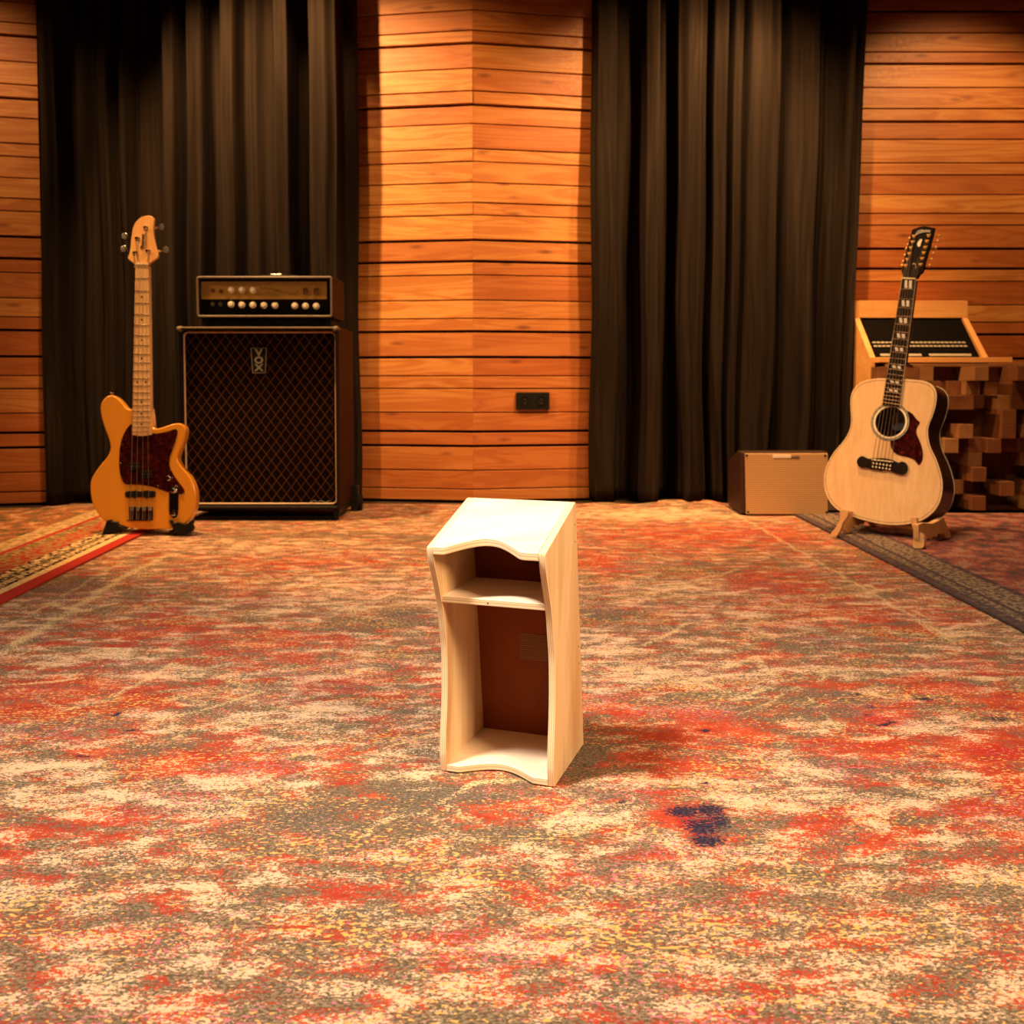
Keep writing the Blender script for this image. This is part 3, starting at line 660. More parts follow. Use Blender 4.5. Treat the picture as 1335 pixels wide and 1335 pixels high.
def make_bass():
    base = np.array([-1.30, 3.215, .09]); P = Plane(base, 0, 7)
    root = thing('bass_guitar', (-1.30, 3.23, .05), 'butterscotch four-string electric bass with tortoiseshell pickguard on a stand', 'bass guitar')
    z3 = lambda pts: [(100 + x / 6.07, 490 + y / 6.07) for x, y in pts]; z2 = lambda pts: [(100 + x / 7.417, 270 + y / 7.417) for x, y in pts]
    fn = P.w; TH = .040
    body = smooth(P.trs(z3([(440, 268), (400, 258), (370, 225), (330, 180), (285, 153), (240, 160), (200, 200), (185, 260), (195, 330), (215, 400), (245, 480), (262, 540), (262, 590), (240, 640), (190, 700), (140, 770), (110, 830), (105, 900),
                            (115, 980), (140, 1050), (180, 1110), (230, 1150), (320, 1180), (420, 1200), (520, 1213), (640, 1213), (760, 1205), (850, 1175), (910, 1110), (940, 1030), (945, 950), (930, 870), (890, 790), (830, 720),
                            (800, 660), (810, 600), (840, 530), (860, 460), (858, 410), (830, 380), (780, 375), (720, 392), (660, 412), (620, 415), (600, 405), (588, 370), (520, 340), (450, 320)])), 3)
    build('body', MB().loft(fn, body, offs=(-TH, 0)), M['butter'], root, bevel=.010, seg=5)
    pg = smooth(P.trs(z3([(437, 380), (400, 415), (365, 480), (345, 560), (338, 660), (342, 750), (360, 820), (385, 855), (430, 860), (520, 865), (600, 878), (680, 905), (740, 925), (800, 935), (840, 935), (855, 920), (845, 890), (800, 830), (755, 760),
                          (735, 700), (740, 640), (765, 570), (790, 490), (800, 440), (780, 420), (720, 440), (640, 455), (600, 455), (585, 462), (510, 450), (445, 430)])), 3)
    guard = build('pickguard', MB().loft(fn, pg, offs=(0, .0024)), M['tortoise'], root, bevel=.0006)
    for p in z3([(362, 542), (350, 693), (393, 845), (650, 870), (745, 745), (752, 567), (785, 425), (600, 458), (843, 925)]):
        x, y = P.tr(p); build('screw', MB().lathe(fn(x, y, .0024), P.f, [(.0028, 0), (.0022, .0009)], 10), M['chrome'], guard)
    # neck + fretboard
    q = P.trs([(171.5, 567), (196.3, 567), (193.3, 344.8), (176.2, 344.8)], .012)
    build('neck', MB().loft(fn, [q[0], q[1], q[2], q[3]], offs=(-.020, .004)), M['maple'], root, bevel=.006, seg=3)
    hb = smooth(P.trs(z3([(585, 250), (600, 290), (606, 330), (608, 400), (560, 420), (450, 400), (448, 250)]), -.01), 3)
    build('neck_heel', MB().loft(fn, hb, offs=(-.030, -.002)), M['maple'], root)
    fb = build('fretboard', MB().loft(fn, [q[0], (q[0][0] * .5 + q[1][0] * .5, q[0][1] - .004), q[1], q[2], q[3]], offs=(.004, .010)), M['maple'], root, bevel=.001)
    def on(t, s):   # t: 0 nut .. 1 board end, s: -1..1 across
        l = np.array(q[3]) * (1 - t) + np.array(q[0]) * t; r_ = np.array(q[2]) * (1 - t) + np.array(q[1]) * t; c = (l + r_) / 2 + (r_ - l) / 2 * s; return float(c[0]), float(c[1])
    end = .70
    ft = lambda n: (1 - 2 ** (-n / 12)) / end
    for n in range(1, 21):
        build('fret', MB().tube([fn(*on(ft(n), -.98), .0102), fn(*on(ft(n), .98), .0102)], .0013, 6), M['chrome'], fb)
    for n in (3, 5, 7, 9, 12, 15, 17, 19):
        t = (ft(n) + ft(n - 1)) / 2
        for s in ((-.5, .5) if n == 12 else (0,)): build('fret_marker', MB().lathe(fn(*on(t, s), .0098), P.f, [(.0032, 0), (.0032, .0006)], 12), M['dot'], fb)
    # headstock
    hs = smooth(P.trs(z2([(562, 590), (556, 548), (497, 500), (505, 460), (518, 400), (529, 290), (545, 200), (575, 140), (620, 100), (680, 82), (730, 90), (746, 125), (741, 200), (744, 280), (757, 360), (775, 430), (783, 485), (720, 530), (693, 560), (692, 590)]), .002), 3)
    head = build('headstock', MB().loft(fn, hs, offs=(-.012, .002)), M['maple_orange'], root, bevel=.0015)
    build('nut', MB().loft(fn, [(on(0, -1)[0], on(0, -1)[1]), on(0, 1), (on(0, 1)[0], on(0, 1)[1] + .005), (on(0, -1)[0], on(0, -1)[1] + .005)], offs=(.004, .0125)), M['cream'], root)
    posts = z2([(670, 205), (588, 308), (567, 448), (692, 430)]); ears = z2([(800, 188), (478, 276), (468, 400), (845, 410)]); bush = z2([(762, 196), (520, 300), (498, 438), (805, 417)])
    PP = []
    for p, e, b_ in zip(posts, ears, bush):
        x, y = P.tr(p, .002); PP.append((x, y)); xe, ye = P.tr(e, -.012); xb, yb = P.tr(b_, -.012)
        tn = build('tuner_post', MB().lathe(fn(x, y, .002), P.f, [(.0085, 0), (.0085, .0015), (.0050, .002), (.0045, .010), (.0058, .011), (.0050, .0135)], 16), M['chrome'], root)
        key = MB().tube([fn(x, y, -.018), fn(xb, yb, -.016), fn(xe, ye, -.014)], [.0055, .0045, .003], 8)
        build('tuner_shaft', key, M['chrome'], tn)
        s = 1 if xe > x else -1; o2 = smooth([(xe - s * .004, ye - .004), (xe + s * .004, ye - .012), (xe + s * .014, ye - .010), (xe + s * .016, ye + .004), (xe + s * .008, ye + .011), (xe - s * .002, ye + .007)], 3)
        build('tuner_key', MB().loft(fn, o2, offs=(-.016, -.012)), M['steel'], tn, bevel=.001)
    x, y = P.tr((100 + 640 / 7.417, 270 + 330 / 7.417), .002); text_mesh('headstock_logo', 'Ibanez', .021, lambda a, b_, c_: fn(x - b_, y + a, .0022 + c_), M['ink'], head, bold=.0003)
    # pickups, bridge, controls
    def rect(pts, off=0.): return P.trs(z3(pts), off)
    for r_ in ([(425, 690), (508, 690), (508, 745), (425, 745)], [(512, 752), (598, 752), (598, 806), (512, 806)]):
        pk = build('pickup', MB().loft(fn, rect(r_), offs=(.0024, .008)), M['black'], root, bevel=.001)
        xs = [k[0] for k in rect(r_)]; ys = [k[1] for k in rect(r_)]; yc = sum(ys) / 4
        for k in range(4): xx = min(xs) + (max(xs) - min(xs)) * (k + .5) / 4; build('pole_piece', MB().lathe(fn(xx, yc, .008), P.f, [(.0017, 0), (.0017, .0005)], 8), M['steel'], pk)
    pk = build('pickup', MB().loft(fn, smooth(rect([(395, 915), (450, 912), (465, 905), (485, 912), (540, 912), (560, 905), (580, 912), (622, 912), (622, 962), (580, 962), (560, 970), (540, 962), (485, 962), (465, 970), (450, 962), (395, 962)]), 2), offs=(0, .009)), M['black'], root, bevel=.001)
    br = build('bridge', MB().loft(fn, rect([(415, 1035), (607, 1035), (607, 1147), (415, 1147)]), offs=(0, .0025)), M['chrome'], root, bevel=.0006)
    rs = rect([(415, 1035), (607, 1035), (607, 1147), (415, 1147)]); bx0, bx1 = rs[0][0], rs[1][0]; by1, by0 = rs[0][1], rs[2][1]
    build('bridge_wall', MB().loft(fn, [(bx0, by0), (bx1, by0), (bx1, by0 + .003), (bx0, by0 + .003)], offs=(.0025, .013)), M['chrome'], br)
    for k in range(4):
        xx = bx0 + (bx1 - bx0) * (k + .5) / 4; sd = build('saddle', MB().box((0, 0, 0), (.0070, .009, .013), Matrix.Translation(fn(xx, by1 - .007, .008))), M['steel'], br, bevel=.001)
    cp = build('control_plate', MB().loft(fn, smooth(rect([(738, 880), (760, 866), (800, 870), (812, 890), (810, 1000), (806, 1100), (780, 1128), (752, 1118), (736, 1080), (736, 980)]), 3), offs=(0.002, .005)), M['chrome'], root, bevel=.0008)
    for p in ((735, 812), (772, 908), (790, 870)):
        x, y = P.tr(z3([p])[0]); r_ = .0085 if p[1] != 870 else .004; build('control_knob', MB().lathe(fn(x, y, .003), P.f, [(r_ * .9, 0), (r_, .003), (r_, .012), (r_ * .8, .014)], 18), M['chrome'], root)
    x, y = P.tr(z3([(770, 1060)])[0]); x2, y2 = P.tr(z3([(768, 1105)])[0]); build('switch', MB().tube([fn(x, y, .004), fn(x2, y2, .010)], [.004, .006], 10), M['chrome'], cp)
    x, y = P.tr(z3([(280, 150)])[0], -.02); build('strap_button', MB().lathe(fn(x, y, -.02), P.u, [(.004, 0), (.004, .005), (.008, .006), (.007, .009)], 12), M['chrome'], root)
    # strings
    sx = [447, 487, 527, 568]; 
    for k, X_ in enumerate(sx):
        xb = bx0 + (bx1 - bx0) * (k + .5) / 4; nx, ny = on(0, -.72 + .48 * k); tx, ty = [PP[2], PP[1], PP[0], PP[3]][k]
        build('string', MB().tube([fn(tx, ty, .008), fn(nx, ny, .0135), fn(xb, by1 - .004, .0145), fn(xb, by0, .010)], .0011 - .00012 * k, 5), M['string'], root)


M['maple_orange'] = wood('maple_orange', (.72, .36, .12), (.82, .46, .17), (60, 60, 5), .3, .2)
M['string'] = mat('string_steel', (.60, .48, .34), .35, .9)
make_bass()


def make_bass_stand():
    root = thing('guitar_stand', (-1.30, 3.24, .006), 'black folding stand holding the butterscotch bass', 'guitar stand')
    P = Plane((-1.30, 3.195, 0), 0, 0); z3 = lambda pts: [(100 + x / 6.07, 490 + y / 6.07) for x, y in pts]
    L = P.trs(z3([(235, 1146), (262, 1140), (272, 1156), (318, 1160), (330, 1190), (366, 1196), (340, 1228), (250, 1262), (222, 1290), (185, 1308), (200, 1262)]))
    R = P.trs(z3([(728, 1142), (752, 1148), (756, 1172), (800, 1160), (868, 1182), (895, 1150), (918, 1215), (905, 1238), (860, 1262), (826, 1304), (800, 1290), (772, 1230), (745, 1180)]))
    for pts in (L, R):
        a = build('front_arm', MB().loft(lambda x, y, o: P.w(x, max(y, .014), o), pts, offs=(-.028, .0)), M['black'], root, bevel=.002)
    for x in (-1.405, -1.195):
        build('floor_bar', MB().tube([(x, 3.20, .021), (x, 3.43, .021)], .006, 8), M['black'], root)
        build('rear_post', MB().tube([(x, 3.425, .022), (x * .98 - .026, 3.315, .16)], .007, 8), M['black'], root)
    build('cross_bar', MB().tube([(-1.405, 3.315, .16), (-1.195, 3.315, .16)], .008, 8), M['rubber'], root)


make_bass_stand()


# ------------------------------------------------------------------ big cab + head
def framed_box(name, x0, x1, y0, y1, z0, z1, t, m, root, rec, bevel=.006):
    """box open at the front with a rim; recess rec"""
    mb = MB()
    o = [(x0, z0), (x1, z0), (x1, z1), (x0, z1)]; i = [(x0 + t, z0 + t), (x1 - t, z0 + t), (x1 - t, z1 - t), (x0 + t, z1 - t)]
    vs = [(x, y0, z) for x, z in o] + [(x, y0, z) for x, z in i] + [(x, y0 + rec, z) for x, z in i] + [(x, y1, z) for x, z in o]
    fs = [(k, (k + 1) % 4, 4 + (k + 1) % 4, 4 + k) for k in range(4)] + [(4 + k, 4 + (k + 1) % 4, 8 + (k + 1) % 4, 8 + k) for k in range(4)] + [(8, 9, 10, 11), (15, 14, 13, 12)] + [(k, 12 + k, 12 + (k + 1) % 4, (k + 1) % 4) for k in range(4)]
    return build(name, mb.add(vs, fs), m, root, bevel=bevel, seg=3)


def rrect(x0, x1, z0, z1, r, n=5):
    out = []
    for cx, cz, a in ((x1 - r, z1 - r, 0), (x0 + r, z1 - r, 90), (x0 + r, z0 + r, 180), (x1 - r, z0 + r, 270)):
        for k in range(n + 1): t = math.radians(a + 90 * k / n); out.append((cx + r * math.cos(t), cz + r * math.sin(t)))
    return out


def make_cab():
    Y = 3.55; tl = at(229, 426, Y); br_ = at(443, 664.5, Y); x0, x1, z0, z1 = tl[0], br_[0], br_[2], tl[2]; D = .33; y1 = Y + D
    root = thing('speaker_cabinet', ((x0 + x1) / 2, Y + D / 2, .006), 'tall black guitar speaker cabinet with diamond grille cloth under the amp head', 'speaker cabinet')
    cs = framed_box('case', x0, x1, Y, y1, z0, z1, .013, M['tolex'], root, .045)
    cs.data.materials.append(M['tolex_red'])
    for p in cs.data.polygons:
        if p.normal.x > .9 and p.center.x > 0 and p.area > .05: p.material_index = 1
    gy = Y + .040; gx0, gx1, gz0, gz1 = x0 + .0145, x1 - .0145, z0 + .0145, z1 - .0145
    gr = MB().box(((gx0 + gx1) / 2, gy + .006, (gz0 + gz1) / 2), (gx1 - gx0, .010, gz1 - gz0)); build('grille_cloth', gr, M['diamond'], root)
    pp = rrect(gx0 + .004, gx1 - .004, gz0 + .004, gz1 - .004, .018); ring = [(x, gy - .003, z) for x, z in pp]
    build('piping', MB().tube(ring + ring[:1], .0038, 8), M['piping'], root)
    build('lit_edge_trim', MB().tube([(x0 + .004, Y + .003, z1 - .004), (x1 - .004, Y + .003, z1 - .004)], .0042, 8), M['trim'], root)  # pale tube stands in for the light caught along the top edge
    # logo plate: letters read downwards on an upright tapered plate
    b = at(338, 470, gy); cx, cz = b[0], b[2]; w1, w0, h = .030, .024, .048
    fn = lambda x, z, o: np.array([cx + x, gy - .002 - o, cz + z])
    pl = build('logo_plate', MB().loft(fn, [(-w0, -h), (w0, -h), (w1, h), (-w1, h)], offs=(0, .004)), M['black'], root)
    o_ = [(-w0, -h), (w0, -h), (w1, h), (-w1, h)]; build('plate_rim', MB().tube([fn(x, z, .004) for x, z in o_ + o_[:1]], .0015, 6), M['badge'], pl)
    for ch, dz_, s in (('V', .029, 1.05), ('O', .0, 1.0), ('X', -.029, 1.05)): text_mesh('logo_letter', ch, .036, lambda a, b_, c_, s=s, dz_=dz_: fn(a * 1.15 * s, dz_ + b_, .004 + c_), M['badge'], pl, bold=.0012)
    s_ = at(436 - 20, 653, gy); text_mesh('maker_script', 'Custom', .012, lambda a, b_, c_: np.array([s_[0] + a * 1.6, gy - c_, s_[2] + b_]), M['badge_dim'], root, shear=.4) if False else None
    st = MB(); q = [at(u, v, gy - .002) for u, v in ((404, 655), (410, 652), (414, 655), (419, 652.5), (424, 655), (429, 653))]; build('maker_script', st.tube(q, .0011, 5), M['badge'], root)
    # corner protectors and handle
    for x in (x0 + .012, x1 - .012): build('corner_cap', MB().ball((x, Y + .012, z1 - .008), .015, 10, (1, 1, .8)), M['trim'], root)
    # tilting trolley frame
    zf = .012
    for sx, x in ((-1, x0 - .004), (1, x1 + .004)):
        build('trolley_rail', MB().box((x - sx * .02, Y + D * .5, z0 - .012), (.025, D * .92, .02)), M['black'], root, bevel=.003)
        build('trolley_leg', MB().box((x - sx * .022, Y + .03, (z0 - .01 + zf) / 2), (.018, .022, z0 - zf)), M['black'], root, bevel=.003)
        build('trolley_wheel', MB().lathe((x + sx * .022, Y + D - .02, .040), (1, 0, 0), [(.02, -.012), (.032, -.010), (.034, 0), (.032, .010), (.02, .012)], 20), M['rubber'], root)
        build('wheel_bracket', MB().box((x + sx * .004, Y + D - .03, .065), (.03, .05, .10)), M['black'], root, bevel=.004)
    build('trolley_bar', MB().tube([(x0 + .02, Y + .035, z0 - .035), (x1 - .02, Y + .035, z0 - .035)], .006, 8), M['black'], root)
    # head
    yh = Y + .03; tl = at(255.5, 359.5, yh); b2 = at(434.5, 414.5, yh); hx0, hx1, hz0, hz1 = tl[0], b2[0], b2[2], tl[2]; Dh = .24; zc = z1 + .0005
    root = thing('amplifier_head', ((hx0 + hx1) / 2, yh + Dh / 2, zc), 'valve amplifier head with gold panel and cream knobs on top of the cabinet', 'amplifier')
    cs = framed_box('case', hx0, hx1, yh, yh + Dh, hz0, hz1, .012, M['tolex'], root, .030); cs.data.materials.append(M['tolex_red'])
    for p in cs.data.polygons:
        if p.normal.x > .9 and p.center.x > 0 and p.area > .01: p.material_index = 1
    ih = MB().box(((hx0 + hx1) / 2, yh + Dh / 2 + .01, (zc + hz0) / 2 + .001), (hx1 - hx0 - .03, Dh - .03, hz0 - zc - .004)); build('base_plinth', ih, M['rubber'], root)
    for x in (hx0 + .03, hx1 - .03):
        for y in (yh + .03, yh + Dh - .03): build('foot', MB().lathe((x, y, zc), (0, 0, 1), [(.012, 0), (.014, hz0 - zc + .001)], 12), M['rubber'], root)
    rr = rrect(hx0 + .006, hx1 - .006, hz0 + .006, hz1 - .006, .008); rr = [(x, yh - .001, z) for x, z in rr]; build('lit_edge_trim', MB().tube(rr + rr[:1], .0045, 8), M['trim'], root)  # rim piping; its paler colour also paints the lit case edges
    yp = yh + .022; g = lambda u, v: at(u, v, yp)
    a = g(262, 367); b = g(426, 390); build('gold_panel', MB().box(((a[0] + b[0]) / 2, yp + .004, (a[2] + b[2]) / 2), (b[0] - a[0], .006, a[2] - b[2])), M['gold_panel'], root)
    a = g(259, 390); b = g(429, 408); build('control_panel', MB().box(((a[0] + b[0]) / 2, yp + .004, (a[2] + b[2]) / 2), (b[0] - a[0], .006, a[2] - b[2])), M['panel_black'], root)
    cv = lambda x, y: (215 + x / 4.944, 340 + y / 4.944)
    for x, y in ((427, 188), (496, 188), (567, 190), (427, 281), (496, 284), (567, 285), (638, 287), (709, 288), (837, 290), (906, 291), (975, 292)):
        p = g(*cv(x, y)); build('knob', MB().lathe((p[0], yp + .001, p[2]), (0, -1, 0), [(.013, 0), (.013, .003), (.0095, .004), (.0085, .014), (.007, .016)], 18), M['knob'], root)
    for x, y in ((308, 190), (362, 197), (308, 280), (358, 281)):
        p = g(*cv(x, y)); build('input_jack', MB().lathe((p[0], yp + .001, p[2]), (0, -1, 0), [(.008, 0), (.008, .003), (.0045, .0032), (.0045, .001)], 14), M['brown_switch'] if y < 250 else M['steel'], root)
    for x, y in ((908, 196), (978, 198)):
        p = g(*cv(x, y)); build('rocker_switch', MB().box((p[0], yp - .002, p[2]), (.017, .01, .024)), M['brown_switch'], root, bevel=.001)
    q = [g(*cv(x, y)) - np.array([0, .0005, 0]) for x, y in ((612, 168), (630, 186), (650, 172), (668, 186), (690, 176), (705, 188), (738, 186))]; build('panel_script', MB().tube(q, .0009, 5).tube([g(*cv(x, y)) for x, y in ((705, 196), (760, 200), (800, 206))], .0008, 5).tube([g(*cv(x, y)) for x, y in ((800, 218), (822, 210), (840, 220), (852, 194), (862, 208))], .0009, 5), M['brown_switch'], root)
    p = at(361, 357.5, yh + .09); hx = p[0]
    build('carry_handle', MB().tube([(hx - .10, yh + .09, hz1 - .001), (hx - .075, yh + .09, hz1 + .007), (hx, yh + .09, hz1 + .010), (hx + .075, yh + .09, hz1 + .007), (hx + .10, yh + .09, hz1 - .001)], .006, 8), M['black'], root)
    build('handle_clasp', MB().box((hx, yh + .08, hz1 + .010), (.045, .012, .012)), M['steel'], root, bevel=.003)


make_cab()


# ------------------------------------------------------------------ small acoustic amp
def make_amp():
    Y = 3.70; bl = at(968.5, 676, Y); z0 = .014; tl = at(967, 589, Y); trp = at(1081, 589, Y); x0, x1, z1 = tl[0], trp[0], tl[2]; D = .24
    root = thing('practice_amp', ((x0 + x1) / 2, Y + D / 2, .008), 'small brown combo amp with gold grille on the floor by the curtain', 'amplifier')
    prof = [(0, 0), (0.012, z1 - z0), (.075, z1 - z0 - .0), (D, z1 - z0 - .055), (D, .02), (D - .03, 0)]
    mb = MB(); mb.loft(lambda a, b, o: np.array([x0 + o, Y + a, z0 + b]), prof, offs=(0, x1 - x0)); build('case', mb, M['amp_brown'], root, bevel=.008, seg=3)
    for x in (x0 + .03, x1 - .03):
        for y in (.04, D - .05): build('foot', MB().lathe((x, Y + y, .0065), (0, 0, 1), [(.014, 0), (.014, z0 - .004)], 12), M['rubber'], root)
    cv = lambda x, y: (930 + x / 7.417, 570 + y / 7.417)
    yf = lambda z: Y + .012 * (z - z0) / (z1 - z0)
    def on(u, v, e=0.):
        for _ in range(3):
            p = at(u, v, Y + .006 - e); p = at(u, v, yf(p[2]) - e)
        return p
    cor = [on(*cv(x, y), .004) for x, y in ((318, 745), (1108, 745), (1108, 158), (306, 158))]
    back = [c + np.array([0, .012, 0]) for c in cor]; gr = build('grille', MB().hexa(cor, back), M['amp_grille'], root, bevel=.002)
    for x, y in ((322, 174), (1080, 178), (335, 722), (1095, 725)):
        p = on(*cv(x, y), .004); build('grille_screw', MB().lathe(p, (0, -1, 0), [(.0045, -.001), (.0045, .002), (.003, .003)], 10), M['black'], gr)
    a = on(*cv(575, 170), .0045); b = on(*cv(752, 202), .0045); build('name_badge', MB().box(((a[0] + b[0]) / 2, a[1], (a[2] + b[2]) / 2), (b[0] - a[0], .004, a[2] - b[2])), M['silver'], gr, bevel=.001)
    q = [on(*cv(x, y), .005) for x, y in ((756, 200), (768, 184), (780, 198), (792, 182), (800, 198), (815, 184), (834, 190))]; build('badge_script', MB().tube(q, .0013, 5).tube([on(*cv(745, 204), .005), on(*cv(834, 204), .005)], .0007, 5), M['black'], gr)


make_amp()


# ------------------------------------------------------------------ acoustic guitar
def make_acoustic():
    P = Plane((1.273, 3.155, .12), 45, 9); fn = P.w; TH = .112
    root = thing('acoustic_guitar', (1.31, 3.18, .10), 'natural spruce twelve-string acoustic guitar with dark pickguard on wooden stand', 'guitar')
    a3 = lambda pts: [(1050 + x / 5.34, 470 + y / 5.34) for x, y in pts]; a2 = lambda pts: [(1130 + x / 6.512, 280 + y / 6.512) for x, y in pts]; hd = lambda pts: [(1160 + x / 16.69, 285 + y / 16.69) for x, y in pts]
    out = smooth(P.trs(a3([(600, 130), (540, 127), (480, 130), (410, 145), (360, 175), (325, 225), (315, 290), (318, 360), (320, 430), (303, 500), (260, 570), (200, 640), (155, 720), (132, 800), (132, 870), (150, 940), (185, 1000), (240, 1045), (330, 1085), (430, 1115),
                           (530, 1136), (630, 1143), (720, 1135), (800, 1115), (870, 1070), (920, 1010), (945, 940), (952, 860), (938, 780), (908, 690), (870, 610), (851, 530), (854, 460), (880, 390), (902, 320), (911, 250), (900, 200), (870, 165), (820, 145), (760, 138), (690, 133)])), 3)
    c = P.tr(a3([(590, 427)])[0]); e1 = P.tr(a3([(482, 427)])[0]); e2 = P.tr(a3([(698, 430)])[0]); R = math.hypot(e2[0] - e1[0], e2[1] - e1[1]) / 2 * .97
    hole = arc_between(c, R, R, 40)
    C0 = np.mean(np.array(out), 0); shrink = lambda k: [tuple(C0 + (np.array(p) - C0) * k) for p in out]
    top = build('soundboard', MB().loft(fn, out, hole=hole, offs=(-.003, 0)), M['spruce'], root)
    n = len(out); ins = shrink(.985)
    mb = MB(); vs = [fn(*p, -.003) for p in out] + [fn(*p, -TH) for p in out] + [fn(*p, -.003) for p in ins] + [fn(*p, -TH + .003) for p in ins]
    fs = [(i, (i + 1) % n, (i + 1) % n + n, i + n) for i in range(n)] + [(i + 2 * n, (i + 1) % n + 2 * n, (i + 1) % n + 3 * n, i + 3 * n) for i in range(n)] + [tuple(range(n, 2 * n)), tuple(range(3 * n, 4 * n))[::-1]] + [(i, (i + 1) % n, (i + 1) % n + 2 * n, i + 2 * n) for i in range(n)]
    build('body', mb.add(vs, fs), M['rosewood'], root, ang=50, label='dark rosewood sides and back')
    for off in (-.0015, -TH + .001): build('binding', MB().tube([fn(*p, off) for p in out] + [fn(*out[0], off)], .0015, 6), M['cream'], root)
    ii = shrink(.975); build('purfling', MB().tube([fn(*p, -.0002) for p in ii] + [fn(*ii[0], -.0002)], .0007, 5), M['ebony'], top)
    for ra, rb, mt in ((1.00, 1.13, 'cream'), (1.13, 1.17, 'ebony'), (1.17, 1.25, 'abalone'), (1.25, 1.28, 'ebony')):
        build('rosette', MB().loft(fn, arc_between(c, R * rb, R * rb, 48), hole=arc_between(c, R * ra, R * ra, 48), offs=(-.0001, .0006)), M[mt], top)
    lp = P.tr(a3([(648, 425)])[0], -TH); build('paper_label', MB().loft(fn, arc_between(lp, .028, .034, 24), offs=(-TH + .004, -TH + .005)), M['label_paper'], root)
    pgx = P.trs(a3([(716, 352), (745, 370), (775, 410), (797, 432), (776, 470), (775, 510), (800, 570), (817, 630), (815, 690), (790, 728), (762, 695), (720, 675), (660, 662), (620, 640), (597, 600), (590, 552)]))
    pgx = smooth(pgx, 3, False)[:]
    a0 = math.atan2(pgx[-1][1] - c[1], pgx[-1][0] - c[0]); a1 = math.atan2(pgx[0][1] - c[1], pgx[0][0] - c[0]); R2 = R * 1.28
    pgx += [(c[0] + R2 * math.cos(a0 + (a1 - a0) * k / 12), c[1] + R2 * math.sin(a0 + (a1 - a0) * k / 12)) for k in range(13)]
    build('pickguard', MB().loft(fn, pgx, offs=(0, .0018)), M['tortoise'], root)
    brp = smooth(P.trs(a3([(400, 666), (372, 685), (365, 708), (375, 735), (402, 748), (428, 745), (445, 752), (480, 760), (510, 763), (530, 770), (550, 763), (590, 768), (625, 782), (650, 790), (685, 793), (708, 775), (716, 745), (700, 712), (672, 705), (652, 712), (600, 690), (530, 680), (460, 685), (432, 680)])), 3)
    bg = build('bridge', MB().loft(fn, brp, offs=(0, .009)), M['ebony'], root, bevel=.001)
    s0, s1 = P.trs(a3([(462, 690), (610, 706)]), .010); build('saddle', MB().tube([fn(*s0, .010), fn(*s1, .010)], .0020, 6), M['cream'], bg)
    pins = []
    for k in range(6):
        for r_, (dx, dy) in enumerate(((0, 0), (-4, 24))):
            x = 475 + k * 23.5 + dx; y = 716 + k * 3.6 + dy; q = P.tr((1050 + x / 5.34, 470 + y / 5.34), .009); pins.append(q)
            build('bridge_pin', MB().lathe(fn(*q, .0085), P.f, [(.0028, 0), (.0030, .003), (.0014, .0045)], 10), M['cream'], bg)
    q = P.trs([(1150.6, 527.5), (1173, 531), (1193.9, 364.3), (1175.8, 363.5)], .006)
    # neck behind the board
    cen = lambda a, b, t: (a[0] * (1 - t) + b[0] * t, a[1] * (1 - t) + b[1] * t)
    jn = cen(q[0], q[3], .34); jr = cen(q[1], q[2], .34)
    build('neck', MB().loft(fn, [jn, jr, q[2], q[3]], offs=(-.018, .001)), M['mahogany'], root, bevel=.006, seg=3)
    build('neck_heel', MB().loft(fn, [cen(jn, jr, .12), cen(jn, jr, .88), cen(cen(q[1], q[2], .36), cen(q[0], q[3], .36), .15), cen(cen(q[0], q[3], .36), cen(q[1], q[2], .36), .15)], offs=(-TH * .8, -.018)), M['mahogany'], root, bevel=.004)
    fb = build('fretboard', MB().loft(fn, q, offs=(.0005, .006)), M['ebony'], root)
    build('fretboard_binding', MB().tube([fn(*q[1], .005), fn(*q[2], .005)], .0012, 5).tube([fn(*q[0], .005), fn(*q[3], .005)], .0012, 5), M['cream'], fb)
    nut = np.array(cen(q[2], q[3], .5)); sad = (np.array(s0) + np.array(s1)) / 2; L = np.linalg.norm(sad - nut); bl = np.linalg.norm((np.array(q[0]) + np.array(q[1])) / 2 - nut)
    on = lambda t, s: tuple(np.array(cen(cen(q[3], q[0], t), cen(q[2], q[1], t), (s + 1) / 2)))
    ft = lambda k: (1 - 2 ** (-k / 12)) * L / bl
    for k in range(1, 21):
        if ft(k) < .985: build('fret', MB().tube([fn(*on(ft(k), -1), .0064), fn(*on(ft(k), 1), .0064)], .0010, 6), M['brass'], fb)
    for k, hh in ((1, .80), (3, .66), (5, .62), (7, .58), (9, .55), (12, .5), (15, .5), (17, .5)):
        t0, t1 = ft(k - 1), ft(k); tm = (t0 + t1) / 2; dt = (t1 - t0) * hh / 2
        for s0_, s1_ in ((-.55, -.02), (.06, .62)):
            build('pearl_inlay', MB().loft(fn, [on(tm + dt, s0_ + .14), on(tm + dt, s1_), on(tm - dt, s1_ - .14), on(tm - dt, s0_)], offs=(.0055, .0064)), M['pearl'], fb)
    build('nut', MB().loft(fn, [q[3], q[2], (q[2][0], q[2][1] + .005), (q[3][0], q[3][1] + .005)], offs=(0, .0085)), M['cream'], root)
    # headstock
    H = P.trs(hd([(300, 1290), (255, 1150), (262, 1090), (375, 620), (432, 460), (482, 238), (560, 210), (640, 178), (720, 162), (800, 162), (860, 180), (910, 195), (970, 198), (950, 280), (870, 590), (790, 850), (735, 1060), (708, 1160), (640, 1210), (590, 1300)]), -.002)
    head = build('headstock', MB().loft(fn, H, offs=(-.016, -.002)), M['ebony'], root, bevel=.001)
